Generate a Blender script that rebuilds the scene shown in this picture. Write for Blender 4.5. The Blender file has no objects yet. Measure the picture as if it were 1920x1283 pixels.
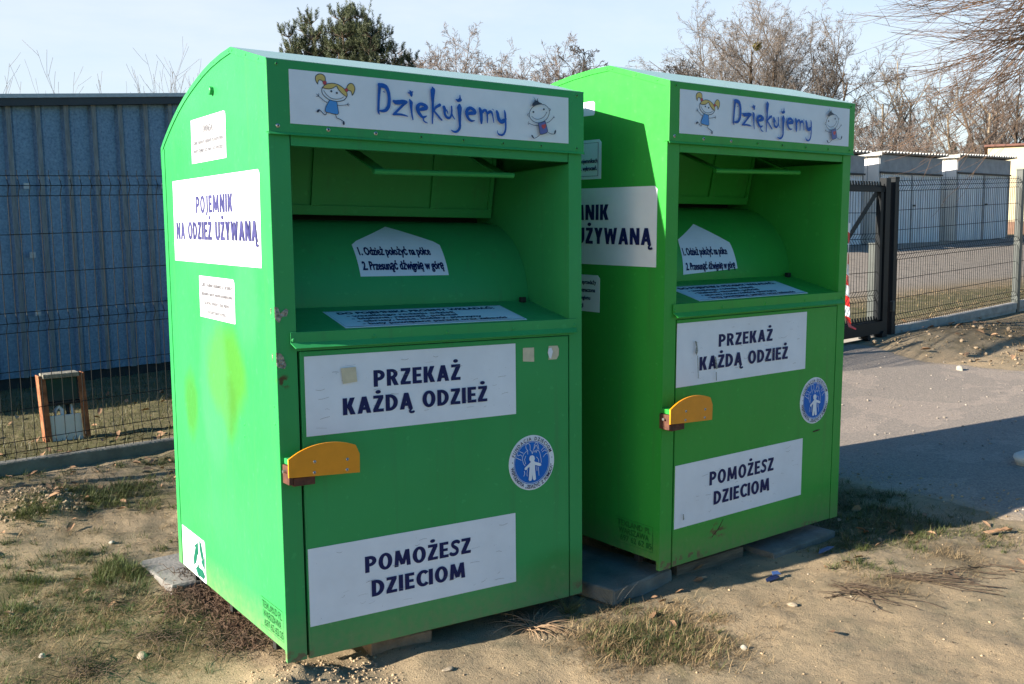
import bpy, bmesh, math, random
import numpy as np
from mathutils import Vector, Matrix, Euler
from mathutils.geometry import tessellate_polygon, delaunay_2d_cdt

SC = bpy.context.scene
COL = SC.collection
rad = math.radians

# ------------------------------------------------------------------ camera
cam_d = bpy.data.cameras.new('camera')
cam_d.sensor_width = 36.0
cam_d.lens = 1874.43 / 1920 * 36.0
cam_d.clip_start = 0.05
cam_d.clip_end = 2000.0
cam = bpy.data.objects.new('camera', cam_d)
COL.objects.link(cam)
YAW, PITCH, ROLL = -0.58689, -0.11499, 0.01400
CAMLOC = Vector((-1.03047, -2.82500, 1.31821))
RM = (Matrix.Rotation(YAW, 3, 'Z') @ Matrix.Rotation(PITCH, 3, 'X') @ Matrix.Rotation(ROLL, 3, 'Y'))
right, fwd, up = RM.col[0], RM.col[1], RM.col[2]
m3 = Matrix((right, up, -fwd)).transposed()
cam.matrix_world = Matrix.Translation(CAMLOC) @ m3.to_4x4()
SC.camera = cam

# ------------------------------------------------------------------ light, sky, exposure
SUN_EL, SUN_AZ = 21.3, 174.2          # the sun stands at the left, slightly behind the bins' fronts (azimuth from +X, ccw)
sun_dir = Vector((math.cos(rad(SUN_AZ)) * math.cos(rad(SUN_EL)), math.sin(rad(SUN_AZ)) * math.cos(rad(SUN_EL)), math.sin(rad(SUN_EL))))
sl = bpy.data.lights.new('sun', 'SUN')
sl.energy = 5.0
sl.angle = rad(0.5)
sl.color = (1.0, 0.905, 0.77)
so = bpy.data.objects.new('sun', sl)
COL.objects.link(so)
so.rotation_euler = sun_dir.to_track_quat('Z', 'Y').to_euler()
so.location = (-20, 3, 12)

world = bpy.data.worlds.new('World')
SC.world = world
world.use_nodes = True
wn, wl = world.node_tree.nodes, world.node_tree.links
wn.clear()
wo = wn.new('ShaderNodeOutputWorld')
bg = wn.new('ShaderNodeBackground')
sky = wn.new('ShaderNodeTexSky')
sky.sky_type = 'NISHITA'
sky.sun_disc = False
sky.sun_elevation = rad(SUN_EL)
sky.sun_rotation = rad(90 - SUN_AZ)
sky.altitude = 100
sky.air_density = 1.0
sky.dust_density = 0.9
sky.ozone_density = 1.2
bg.inputs['Strength'].default_value = 0.068
# thin high cloud veil, seen by direction
tc = wn.new('ShaderNodeTexCoord')
mp = wn.new('ShaderNodeMapping'); mp.inputs['Scale'].default_value = (1.0, 2.2, 5.0)
nz = wn.new('ShaderNodeTexNoise'); nz.inputs['Scale'].default_value = 2.2; nz.inputs['Detail'].default_value = 6; nz.inputs['Roughness'].default_value = 0.62
cr = wn.new('ShaderNodeMapRange'); cr.inputs['From Min'].default_value = 0.3; cr.inputs['From Max'].default_value = 0.75; cr.inputs['To Min'].default_value = 0.68; cr.inputs['To Max'].default_value = 0.9
mx = wn.new('ShaderNodeMix'); mx.data_type = 'RGBA'
mx.inputs['B'].default_value = (4.95, 5.3, 5.85, 1)
wl.new(tc.outputs['Generated'], mp.inputs['Vector']); wl.new(mp.outputs['Vector'], nz.inputs['Vector']); wl.new(nz.outputs['Fac'], cr.inputs['Value'])
sz = wn.new('ShaderNodeSeparateXYZ'); wl.new(tc.outputs['Generated'], sz.inputs[0])
zr = wn.new('ShaderNodeMapRange'); zr.interpolation_type = 'SMOOTHSTEP'; zr.inputs['From Min'].default_value = 0.12; zr.inputs['From Max'].default_value = 0.62; zr.inputs['To Min'].default_value = 1.0; zr.inputs['To Max'].default_value = 0.12; wl.new(sz.outputs['Z'], zr.inputs['Value'])
zm = wn.new('ShaderNodeMath'); zm.operation = 'MULTIPLY'; wl.new(cr.outputs['Result'], zm.inputs[0]); wl.new(zr.outputs['Result'], zm.inputs[1])
dv = wn.new('ShaderNodeVectorMath'); dv.operation = 'DOT_PRODUCT'; dv.inputs[1].default_value = (0.62, 0.78, 0.0); wl.new(tc.outputs['Generated'], dv.inputs[0])
dr = wn.new('ShaderNodeMapRange'); dr.interpolation_type = 'SMOOTHSTEP'; dr.inputs['From Min'].default_value = -0.25; dr.inputs['From Max'].default_value = 0.75; dr.inputs['To Min'].default_value = 0.06; dr.inputs['To Max'].default_value = 1.0; wl.new(dv.outputs['Value'], dr.inputs['Value'])
z2 = wn.new('ShaderNodeMath'); z2.operation = 'MULTIPLY'; wl.new(zm.outputs[0], z2.inputs[0]); wl.new(dr.outputs['Result'], z2.inputs[1])
wl.new(z2.outputs[0], mx.inputs['Factor']); hsn = wn.new('ShaderNodeHueSaturation'); hsn.inputs['Saturation'].default_value = 1.85; wl.new(sky.outputs['Color'], hsn.inputs['Color']); wl.new(hsn.outputs['Color'], mx.inputs['A'])
wl.new(mx.outputs['Result'], bg.inputs['Color']); wl.new(bg.outputs['Background'], wo.inputs['Surface'])

SC.view_settings.view_transform = 'Standard'
SC.view_settings.look = 'None'
SC.view_settings.exposure = 1.5
SC.view_settings.gamma = 1.0
SC.view_settings.use_curve_mapping = False
SC.cycles.max_bounces = 8
SC.cycles.diffuse_bounces = 4
SC.cycles.use_adaptive_sampling = True
SC.cycles.use_denoising = True

rng = np.random.default_rng(7)
random.seed(7)

# ------------------------------------------------------------------ materials
MATS = {}
def nodes_of(m):
    m.use_nodes = True
    return m.node_tree.nodes, m.node_tree.links, m.node_tree.nodes['Principled BSDF']

def mat(name, col, rough=0.6, metal=0.0, var=0.12, scale=6.0, bump=0.0, bscale=60.0, spec=0.5, col2=None, stretch=(1, 1, 1), island=0.0, trans=0.0):
    """Principled material whose colour wanders between col and col2 (or a darker / lighter col) on a noise, with optional bump."""
    if name in MATS: return MATS[name]
    m = bpy.data.materials.new(name)
    n, l, p = nodes_of(m)
    tcn = n.new('ShaderNodeTexCoord'); mpn = n.new('ShaderNodeMapping'); mpn.inputs['Scale'].default_value = stretch
    l.new(tcn.outputs['Object'], mpn.inputs['Vector'])
    no = n.new('ShaderNodeTexNoise'); no.inputs['Scale'].default_value = scale; no.inputs['Detail'].default_value = 5; no.inputs['Roughness'].default_value = 0.6
    l.new(mpn.outputs['Vector'], no.inputs['Vector'])
    rp = n.new('ShaderNodeValToRGB')
    a = tuple(c * (1 - var) for c in col); b = col2 if col2 else tuple(min(1, c * (1 + var)) for c in col)
    rp.color_ramp.elements[0].position = 0.32; rp.color_ramp.elements[1].position = 0.68
    rp.color_ramp.elements[0].color = (*a, 1); rp.color_ramp.elements[1].color = (*b, 1)
    l.new(no.outputs['Fac'], rp.inputs['Fac'])
    out = rp.outputs['Color']
    if island > 0:
        ge = n.new('ShaderNodeNewGeometry'); hs = n.new('ShaderNodeHueSaturation')
        mr = n.new('ShaderNodeMapRange'); mr.inputs['To Min'].default_value = 1 - island; mr.inputs['To Max'].default_value = 1 + island
        l.new(ge.outputs['Random Per Island'], mr.inputs['Value']); l.new(mr.outputs['Result'], hs.inputs['Value'])
        l.new(out, hs.inputs['Color']); out = hs.outputs['Color']
    l.new(out, p.inputs['Base Color'])
    p.inputs['Roughness'].default_value = rough; p.inputs['Metallic'].default_value = metal
    p.inputs['Specular IOR Level'].default_value = spec
    if bump > 0:
        nb = n.new('ShaderNodeTexNoise'); nb.inputs['Scale'].default_value = bscale; nb.inputs['Detail'].default_value = 4
        l.new(mpn.outputs['Vector'], nb.inputs['Vector'])
        bp = n.new('ShaderNodeBump'); bp.inputs['Strength'].default_value = bump; bp.inputs['Distance'].default_value = 0.01
        l.new(nb.outputs['Fac'], bp.inputs['Height']); l.new(bp.outputs['Normal'], p.inputs['Normal'])
    if trans > 0:
        tr = n.new('ShaderNodeBsdfTranslucent'); l.new(out, tr.inputs['Color'])
        ms = n.new('ShaderNodeMixShader'); ms.inputs['Fac'].default_value = trans
        l.new(p.outputs['BSDF'], ms.inputs[1]); l.new(tr.outputs['BSDF'], ms.inputs[2])
        l.new(ms.outputs['Shader'], n['Material Output'].inputs['Surface'])
    MATS[name] = m
    return m

def blob(n, l, vec, c, r, soft=0.35):
    """0..1 soft ellipsoid mask in object space, edge wobbled by the caller's vector."""
    s = n.new('ShaderNodeVectorMath'); s.operation = 'SUBTRACT'; l.new(vec, s.inputs[0]); s.inputs[1].default_value = c
    d = n.new('ShaderNodeVectorMath'); d.operation = 'DIVIDE'; l.new(s.outputs[0], d.inputs[0]); d.inputs[1].default_value = r
    ln = n.new('ShaderNodeVectorMath'); ln.operation = 'LENGTH'; l.new(d.outputs[0], ln.inputs[0])
    mr = n.new('ShaderNodeMapRange'); mr.interpolation_type = 'SMOOTHSTEP'
    mr.inputs['From Min'].default_value = 1 - soft; mr.inputs['From Max'].default_value = 1 + soft; mr.inputs['To Min'].default_value = 1; mr.inputs['To Max'].default_value = 0
    l.new(ln.outputs['Value'], mr.inputs['Value'])
    return mr.outputs['Result']

def paint(name, col, patches=(), rust=(), dirt=True):
    """Sprayed sheet-metal paint: slow colour drift, resprayed patches, chips of rust and road dust splashed along the foot."""
    m = bpy.data.materials.new(name)
    n, l, p = nodes_of(m)
    tcn = n.new('ShaderNodeTexCoord'); O = tcn.outputs['Object']
    n1 = n.new('ShaderNodeTexNoise'); n1.inputs['Scale'].default_value = 2.3; n1.inputs['Detail'].default_value = 4; l.new(O, n1.inputs['Vector'])
    n2 = n.new('ShaderNodeTexNoise'); n2.inputs['Scale'].default_value = 38; n2.inputs['Detail'].default_value = 5; l.new(O, n2.inputs['Vector'])
    n3 = n.new('ShaderNodeTexNoise'); n3.inputs['Scale'].default_value = 260; n3.inputs['Detail'].default_value = 3; l.new(O, n3.inputs['Vector'])
    rp = n.new('ShaderNodeValToRGB'); e = rp.color_ramp.elements
    e[0].position = .3; e[1].position = .7
    e[0].color = (col[0] * .86, col[1] * .93, col[2] * .9, 1); e[1].color = (col[0] * 1.15, col[1] * 1.05, col[2] * 1.12, 1)
    l.new(n1.outputs['Fac'], rp.inputs['Fac']); out = rp.outputs['Color']
    wob = n.new('ShaderNodeTexNoise'); wob.inputs['Scale'].default_value = 9; l.new(O, wob.inputs['Vector'])
    wv = n.new('ShaderNodeVectorMath'); wv.operation = 'MULTIPLY_ADD'; l.new(wob.outputs['Color'], wv.inputs[0]); wv.inputs[1].default_value = (.0, .07, .07)
    off = n.new('ShaderNodeVectorMath'); off.operation = 'SUBTRACT'; l.new(O, off.inputs[0]); off.inputs[1].default_value = (0, .035, .035)
    l.new(off.outputs[0], wv.inputs[2])
    def mixin(out, mask, c, f=1.0):
        mxn = n.new('ShaderNodeMix'); mxn.data_type = 'RGBA'
        if f != 1.0:
            mu = n.new('ShaderNodeMath'); mu.operation = 'MULTIPLY'; mu.inputs[1].default_value = f; l.new(mask, mu.inputs[0]); mask = mu.outputs[0]
        l.new(mask, mxn.inputs['Factor']); l.new(out, mxn.inputs['A']); mxn.inputs['B'].default_value = (*c, 1)
        return mxn.outputs['Result']
    # rain streaks: noise drawn out along the height
    stm = n.new('ShaderNodeMapping'); stm.inputs['Scale'].default_value = (22, 22, .7); l.new(O, stm.inputs['Vector'])
    stn = n.new('ShaderNodeTexNoise'); stn.inputs['Scale'].default_value = 1.0; stn.inputs['Detail'].default_value = 5; stn.inputs['Roughness'].default_value = .7; l.new(stm.outputs[0], stn.inputs['Vector'])
    stv = n.new('ShaderNodeMapRange'); stv.inputs['From Min'].default_value = .55; stv.inputs['From Max'].default_value = .75; l.new(stn.outputs['Fac'], stv.inputs['Value'])
    out = mixin(out, stv.outputs['Result'], (col[0] * .8 + .02, col[1] * .72, col[2] * .8 + .01), .65)
    for c, r, pc, f, soft in patches:
        out = mixin(out, blob(n, l, wv.outputs[0], c, r, soft), pc, f)
    # tiny scuffs and stone chips
    sc = n.new('ShaderNodeMapRange'); sc.inputs['From Min'].default_value = .645; sc.inputs['From Max'].default_value = .69; l.new(n2.outputs['Fac'], sc.inputs['Value'])
    out = mixin(out, sc.outputs['Result'], tuple(min(1, c * 1.25 + .02) for c in col), .35)
    for c, r in rust:
        b = blob(n, l, wv.outputs[0], c, r, .5)
        rm = n.new('ShaderNodeMapRange'); rm.inputs['From Min'].default_value = .5; rm.inputs['From Max'].default_value = .58; l.new(n2.outputs['Fac'], rm.inputs['Value'])
        mu = n.new('ShaderNodeMath'); mu.operation = 'MULTIPLY'; l.new(b, mu.inputs[0]); l.new(rm.outputs['Result'], mu.inputs[1])
        out = mixin(out, mu.outputs[0], (.085, .035, .018), .9)
    if dirt:
        sx = n.new('ShaderNodeSeparateXYZ'); l.new(O, sx.inputs[0])
        dm = n.new('ShaderNodeMapRange'); dm.inputs['From Min'].default_value = .0; dm.inputs['From Max'].default_value = .16; dm.inputs['To Min'].default_value = 1.1; dm.inputs['To Max'].default_value = 0
        l.new(sx.outputs['Z'], dm.inputs['Value'])
        mu = n.new('ShaderNodeMath'); mu.operation = 'MULTIPLY'; l.new(dm.outputs['Result'], mu.inputs[0]); l.new(n2.outputs['Fac'], mu.inputs[1])
        out = mixin(out, mu.outputs[0], (.26, .22, .13), .75)
    l.new(out, p.inputs['Base Color'])
    rr = n.new('ShaderNodeMapRange'); rr.inputs['To Min'].default_value = .30; rr.inputs['To Max'].default_value = .52; l.new(n2.outputs['Fac'], rr.inputs['Value']); l.new(rr.outputs['Result'], p.inputs['Roughness'])
    b1 = n.new('ShaderNodeBump'); b1.inputs['Strength'].default_value = .45; b1.inputs['Distance'].default_value = .03; l.new(n1.outputs['Fac'], b1.inputs['Height'])
    b2 = n.new('ShaderNodeBump'); b2.inputs['Strength'].default_value = .06; b2.inputs['Distance'].default_value = .002; l.new(n3.outputs['Fac'], b2.inputs['Height']); l.new(b1.outputs['Normal'], b2.inputs['Normal'])
    l.new(b2.outputs['Normal'], p.inputs['Normal'])
    p.inputs['Specular IOR Level'].default_value = .22
    return m

# ------------------------------------------------------------------ mesh builder
class MB:
    def __init__(s): s.v = []; s.f = []; s.mi = []; s.mats = []
    def m(s, material):
        if material not in s.mats: s.mats.append(material)
        return s.mats.index(material)
    def add(s, verts, faces, material):
        o = len(s.v); k = s.m(material)
        s.v += [tuple(v) for v in verts]; s.f += [tuple(i + o for i in f) for f in faces]; s.mi += [k] * len(faces)
    def box(s, x0, x1, y0, y1, z0, z1, material):
        v = [(x, y, z) for z in (z0, z1) for y in (y0, y1) for x in (x0, x1)]
        s.add(v, [(0, 2, 3, 1), (4, 5, 7, 6), (0, 1, 5, 4), (2, 6, 7, 3), (0, 4, 6, 2), (1, 3, 7, 5)], material)
    def bbox(s, x0, x1, y0, y1, z0, z1, material, b=.004):
        """box with chamfered edges"""
        bm = bmesh.new(); bmesh.ops.create_cube(bm, size=1)
        for v in bm.verts: v.co = Vector(((x0 + x1) / 2 + v.co.x * (x1 - x0), (y0 + y1) / 2 + v.co.y * (y1 - y0), (z0 + z1) / 2 + v.co.z * (z1 - z0)))
        bmesh.ops.bevel(bm, geom=bm.edges[:], offset=b, segments=2, affect='EDGES', profile=.5)
        s.frombm(bm, material)
    def frombm(s, bm, material):
        bm.verts.index_update()
        s.add([v.co[:] for v in bm.verts], [[v.index for v in f.verts] for f in bm.faces], material); bm.free()
    def prism(s, poly, mapf, t0, t1, material):
        """polygon (u,v) extruded between depths t0 and t1 through mapf(u,v,t)"""
        n = len(poly); tri = tessellate_polygon([[Vector((u, v, 0)) for u, v in poly]])
        V = [mapf(u, v, t0) for u, v in poly] + [mapf(u, v, t1) for u, v in poly]
        F = [tuple(t) for t in tri] + [tuple(i + n for i in reversed(t)) for t in tri] + [(i, (i + 1) % n, (i + 1) % n + n, i + n) for i in range(n)]
        s.add(V, F, material)
    def tube(s, pts, r, material, seg=6, cap=True):
        pts = [Vector(p) for p in pts]; rs = r if isinstance(r, (list, tuple)) else [r] * len(pts)
        V, F = [], []
        ref = Vector((0, 0, 1))
        for i, p in enumerate(pts):
            d = (pts[min(i + 1, len(pts) - 1)] - pts[max(i - 1, 0)])
            if d.length < 1e-9: d = Vector((0, 0, 1))
            d.normalize()
            a = d.cross(ref)
            if a.length < .05: a = d.cross(Vector((1, 0, 0)))
            a.normalize(); b = d.cross(a)
            for k in range(seg):
                t = 2 * math.pi * k / seg; V.append(p + (a * math.cos(t) + b * math.sin(t)) * rs[i])
        for i in range(len(pts) - 1):
            for k in range(seg): F.append((i * seg + k, i * seg + (k + 1) % seg, (i + 1) * seg + (k + 1) % seg, (i + 1) * seg + k))
        if cap: F += [tuple(range(seg))[::-1], tuple((len(pts) - 1) * seg + k for k in range(seg))]
        s.add(V, F, material)
    def dome(s, c, nrm, r, material, seg=8, h=.5):
        nrm = Vector(nrm).normalized(); a = nrm.orthogonal().normalized(); b = nrm.cross(a); c = Vector(c)
        V = []; rings = 3
        for j in range(rings):
            t = j / rings * math.pi / 2
            for k in range(seg):
                q = 2 * math.pi * k / seg; V.append(c + (a * math.cos(q) + b * math.sin(q)) * r * math.cos(t) + nrm * r * h * math.sin(t))
        V.append(c + nrm * r * h); F = []
        for j in range(rings - 1):
            for k in range(seg): F.append((j * seg + k, j * seg + (k + 1) % seg, (j + 1) * seg + (k + 1) % seg, (j + 1) * seg + k))
        F += [((rings - 1) * seg + k, (rings - 1) * seg + (k + 1) % seg, rings * seg) for k in range(seg)]
        s.add(V, F, material)
    def build(s, name, parent=None, smooth=False, warp=None):
        me = bpy.data.meshes.new(name)
        V = [warp(v) for v in s.v] if warp else s.v
        me.from_pydata([tuple(v) for v in V], [], s.f)
        for mm in s.mats: me.materials.append(mm)
        me.polygons.foreach_set('material_index', s.mi)
        bm = bmesh.new(); bm.from_mesh(me); bmesh.ops.recalc_face_normals(bm, faces=bm.faces[:]); bm.to_mesh(me); bm.free()
        if smooth: me.polygons.foreach_set('use_smooth', [True] * len(me.polygons))
        me.update()
        o = bpy.data.objects.new(name, me); COL.objects.link(o)
        if parent: o.parent = parent
        return o

def np_mesh(name, V, F, material, parent=None, smooth=False, mi=None):
    """fast mesh from numpy arrays, faces all of one size"""
    me = bpy.data.meshes.new(name); V = np.asarray(V, np.float32); F = np.asarray(F, np.int32)
    me.vertices.add(len(V)); me.vertices.foreach_set('co', V.ravel())
    k = F.shape[1]; me.loops.add(F.size); me.loops.foreach_set('vertex_index', F.ravel())
    me.polygons.add(len(F)); me.polygons.foreach_set('loop_start', np.arange(len(F), dtype=np.int32) * k)
    try: me.polygons.foreach_set('loop_total', np.full(len(F), k, np.int32))
    except Exception: pass
    for mm in (material if isinstance(material, list) else [material]): me.materials.append(mm)
    if mi is not None: me.polygons.foreach_set('material_index', np.asarray(mi, np.int32))
    if smooth: me.polygons.foreach_set('use_smooth', np.ones(len(F), bool))
    me.update(calc_edges=True); me.validate()
    o = bpy.data.objects.new(name, me); COL.objects.link(o)
    if parent: o.parent = parent
    return o

def empty(name, loc=(0, 0, 0), rot=(0, 0, 0)):
    o = bpy.data.objects.new(name, None); o.empty_display_size = .1; COL.objects.link(o)
    o.location = loc; o.rotation_euler = rot; return o
def tag(o, label, cat, group=None):
    o['label'] = label; o['category'] = cat
    if group: o['group'] = group
    return o
def kind(o, k): o['kind'] = k; return o

# ------------------------------------------------------------------ noise and terrain
_perm = np.random.default_rng(3).random((64, 64))
def vnoise(x, y):
    xi = np.floor(x).astype(int); yi = np.floor(y).astype(int); fx = x - xi; fy = y - yi
    fx = fx * fx * (3 - 2 * fx); fy = fy * fy * (3 - 2 * fy)
    g = lambda a, b: _perm[a % 64, b % 64]
    return (g(xi, yi) * (1 - fx) + g(xi + 1, yi) * fx) * (1 - fy) + (g(xi, yi + 1) * (1 - fx) + g(xi + 1, yi + 1) * fx) * fy
def fbm(x, y, oct=4):
    t = 0; a = .5
    for i in range(oct):
        t = t + a * (vnoise(x * 2 ** i + 17.3 * i, y * 2 ** i + 5.1 * i) - .5); a *= .5
    return t
def sm(t): t = np.clip(t, 0, 1); return t * t * (3 - 2 * t)
def hgt(x, y):
    n = y - .12 * x
    return -.088 + .198 * sm((n - .8) / 2.2) + .012 * np.clip(x, 0, 12) + .55 * sm((n - 3.2) / 8) * sm((x - 2) / 12)
ROAD = [(3.31, .55), (3.27, .37), (3.30, .15), (3.30, -.09), (3.27, -.29), (3.33, -.5), (3.5, -1.2), (3.9, -2.5), (5, -4.5), (9, -6.5), (22, -6.5), (22, .6), (9.5, 1.25), (8.2, 1.6),
        (7.51, 1.91), (7.31, 2.19), (7.19, 2.39), (7.04, 2.54), (6.99, 2.72), (7.05, 3.0), (6.95, 3.5), (6.85, 5.2), (3.6, 5.2), (3.45, 3), (3.35, 1.5)]
def densify(P, step, amp, seed=1):
    r = np.random.default_rng(seed); out = []
    for i in range(len(P)):
        a = np.array(P[i]); b = np.array(P[(i + 1) % len(P)]); L = np.linalg.norm(b - a); k = max(1, int(L / step)); nrm = np.array([b[1] - a[1], a[0] - b[0]]) / max(L, 1e-6)
        for j in range(k):
            q = a + (b - a) * j / k; w = float(fbm(np.array(q[0] * 3.1 + q[1] * 1.7), np.array(q[1] * 3.3), 4)); out.append(tuple(q + nrm * (w * amp * 2 + r.normal() * amp * .12)))
    return out
ROADE = densify(ROAD, .05, .07)
def polydist(x, y, P):
    """signed distance to polygon, negative inside"""
    d = np.full(x.shape, 1e9); ins = np.zeros(x.shape, bool)
    for i in range(len(P)):
        ax, ay = P[i]; bx, by = P[(i + 1) % len(P)]; ex, ey = bx - ax, by - ay
        t = np.clip(((x - ax) * ex + (y - ay) * ey) / (ex * ex + ey * ey + 1e-12), 0, 1)
        d = np.minimum(d, (x - ax - t * ex) ** 2 + (y - ay - t * ey) ** 2)
        c = ((ay > y) != (by > y)); den = (by - ay) if abs(by - ay) > 1e-12 else 1e-12
        ins ^= c & (x < (bx - ax) * (y - ay) / den + ax)
    d = np.sqrt(d); return np.where(ins, -d, d)
# soil / grass zones: (x, y, radius, amount)
GREEN = [(-.57, 1.33, .14, .8), (-.15, 1.28, .17, .9), (-.15, 2.22, .16, .7), (-.40, 2.10, .16, .8), (.14, 2.08, .2, .8), (-.28, .88, .14, .5), (-.37, 2.6, .2, .6), (.3, 2.6, .3, .6), (-.45, 1.15, .5, .42), (-.1, .75, .35, .34), (-.7, .7, .3, .4), (1.13, -.36, .17, .9), (1.24, -.08, .08, .5),
         (2.54, -.08, .2, 1.), (2.75, .05, .33, 1.), (3.0, .35, .3, .9), (2.6, .6, .4, .8), (2.95, -.22, .22, .7), (2.29, -.36, .10, .5), (3.02, -.50, .14, .5), (3.3, -.20, .1, .5), (1.08, -.57, .09, .5), (.15, 3.79, .6, 1.1), (-.6, 3.6, .6, 1.1), (1.1, 3.8, .6, 1.1), (2.3, 3.9, .7, 1.), (9.0, 3.16, .34, .6), (-.05, .98, .12, .7), (-.62, 1.0, .12, .7), (2.9, .7, .3, .6), (2.7, 1.4, .3, .6), (-.8, .3, .2, .5), (-.3, 1.55, .12, .6), (-.55, 1.75, .12, .5)]
STRAW = [(-.56, .63, .3, .9), (-.23, .56, .3, .9), (-.45, .95, .3, .7), (-.15, .85, .2, .7), (-.7, 1.3, .25, .6), (.15, .55, .2, .6), (.05, .77, .14, .8), (-.28, 1.17, .25, .5), (1.10, -.38, .2, 1.), (2.19, -.58, .18, .5), (2.67, -.49, .22, .7), (1.66, -.45, .14, .25), (8.69, 3.2, .56, .6), (.84, -.02, .06, .8), (.15, 3.20, .46, .5), (-.3, 2.2, .4, .5), (1.25, -.55, .15, .5), (.1, .35, .15, .3), (-.2, 1.9, .4, .3)]
def zone(x, y, Z):
    t = np.zeros(np.shape(x))
    for cx, cy, r, a in Z: t = np.maximum(t, a * np.exp(-((x - cx) ** 2 + (y - cy) ** 2) / (2 * (r * .75) ** 2)))
    return t
def ground_z(x, y):
    x = np.asarray(x, float); y = np.asarray(y, float)
    h = hgt(x, y)
    near = np.exp(-((np.maximum(0, np.hypot(x - 1.5, y - 1) - 6)) / 6) ** 2)
    h = h + near * (.030 * fbm(x * 1.9, y * 1.9, 3) + .026 * fbm(x * 7, y * 7, 4) + .014 * np.abs(fbm(x * 26, y * 26, 3)))
    clod = zone(x, y, [(-.40, 2.16, .22, 1.), (8.2, 2.7, .8, .6)])
    h = h + clod * (.05 + .09 * np.maximum(0, fbm(x * 9, y * 9, 4)))
    h = h + .085 * np.exp(-((x - .0) ** 2 + (y - .03) ** 2) / (2 * .10 ** 2)) * (.8 + fbm(x * 20, y * 20, 3))
    h = h + .10 * np.exp(-((x - 8.3) ** 2 / 1.8 + (y - 2.9) ** 2 / .12))
    h = h + .02 * zone(x, y, GREEN[8:10])
    return h
# ------------------------------------------------------------------ ground and road
def axis_coords(a, b, step, lo, hi, g=1.09):
    c = list(np.arange(a, b + 1e-6, step)); s = step
    while c[-1] < hi: s = min(s * g, 40); c.append(c[-1] + s)
    s = step
    while c[0] > lo: s = min(s * g, 40); c.insert(0, c[0] - s)
    return np.array(c)
gx = axis_coords(-1.3, 3.7, .019, -400, 900); gy = axis_coords(-1.7, 2.9, .019, -300, 900)
GX, GY = np.meshgrid(gx, gy); GZ = ground_z(GX, GY)
rd = polydist(GX, GY, ROADE)
road_flat = hgt(GX, GY) - .03
t = sm((-rd - .05) / .12)
we = np.exp(-(rd / .13) ** 2)
GZ = GZ * (1 - we) + (hgt(GX, GY) + .002 + .013 * fbm(GX * 11, GY * 11, 3)) * we
GZ = GZ * (1 - t) + road_flat * t
nx, ny = len(gx), len(gy)
idx = np.arange(nx * ny).reshape(ny, nx)
GF = np.stack([idx[:-1, :-1], idx[:-1, 1:], idx[1:, 1:], idx[1:, :-1]], -1).reshape(-1, 4)

def ground_material():
    m = bpy.data.materials.new('sandy soil'); n, l, p = nodes_of(m)
    tcn = n.new('ShaderNodeTexCoord'); O = tcn.outputs['Object']
    def noise(sc, det=5, ro=.6):
        q = n.new('ShaderNodeTexNoise'); q.inputs['Scale'].default_value = sc; q.inputs['Detail'].default_value = det; q.inputs['Roughness'].default_value = ro; l.new(O, q.inputs['Vector']); return q.outputs['Fac']
    def rng_(f, a, b, c=0., d=1.):
        q = n.new('ShaderNodeMapRange'); q.inputs['From Min'].default_value = a; q.inputs['From Max'].default_value = b; q.inputs['To Min'].default_value = c; q.inputs['To Max'].default_value = d; l.new(f, q.inputs['Value']); return q.outputs['Result']
    def mix(a, b, f):
        q = n.new('ShaderNodeMix'); q.data_type = 'RGBA'; l.new(f, q.inputs['Factor'])
        for s, v in (('A', a), ('B', b)):
            if isinstance(v, tuple): q.inputs[s].default_value = (*v, 1)
            else: l.new(v, q.inputs[s])
        return q.outputs['Result']
    def mul(a, b):
        q = n.new('ShaderNodeMath'); q.operation = 'MULTIPLY'; l.new(a, q.inputs[0]); l.new(b, q.inputs[1]); return q.outputs[0]
    def add_(a, b):
        q = n.new('ShaderNodeMath'); q.operation = 'ADD'; q.use_clamp = True; l.new(a, q.inputs[0]); l.new(b, q.inputs[1]); return q.outputs[0]
    at = n.new('ShaderNodeAttribute'); at.attribute_name = 'zones'; sp = n.new('ShaderNodeSeparateColor'); l.new(at.outputs['Color'], sp.inputs[0])
    big, mid, fine, grain = noise(1.1), noise(5.5, 6, .68), noise(34, 6, .7), noise(190, 3, .65)
    col = mix((.33, .248, .155), (.24, .195, .13), rng_(big, .35, .65))
    col = mix(col, (.165, .145, .095), mul(rng_(mid, .48, .68), rng_(big, .3, .6)))
    col = mix(col, (.35, .262, .162), mul(rng_(fine, .52, .72), rng_(mid, .62, .4)))
    col = mix(col, (.085, .062, .038), rng_(fine, .42, .28, 0, .8))
    col = mix(col, (.42, .35, .255), rng_(grain, .66, .76, 0, .8))
    col = mix(col, (.055, .042, .028), rng_(grain, .38, .27, 0, .8))
    soil = mix((.075, .058, .034), (.16, .122, .07), fine)
    moss = mix((.055, .062, .024), (.11, .105, .045), grain)
    gmask = rng_(add_(sp.outputs['Red'], rng_(mid, .3, .8, -.35, .35)), .25, .75)
    col = mix(col, soil, rng_(add_(sp.outputs['Green'], rng_(mid, .3, .8, -.35, .35)), .12, .75, 0, .92))
    col = mix(col, moss, mul(gmask, rng_(fine, .3, .6, .35, 1)))
    gravel = mix((.20, .175, .15), (.30, .26, .215), fine)
    gravel = mix(gravel, (.13, .115, .10), rng_(mid, .5, .3))
    col = mix(col, gravel, sp.outputs['Blue'])
    l.new(col, p.inputs['Base Color']); p.inputs['Roughness'].default_value = .95; p.inputs['Specular IOR Level'].default_value = .15
    h = add_(rng_(fine, 0, 1, 0, .6), rng_(grain, 0, 1, 0, .4))
    bp = n.new('ShaderNodeBump'); bp.inputs['Strength'].default_value = .85; bp.inputs['Distance'].default_value = .012; l.new(h, bp.inputs['Height']); l.new(bp.outputs['Normal'], p.inputs['Normal'])
    return m
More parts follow.
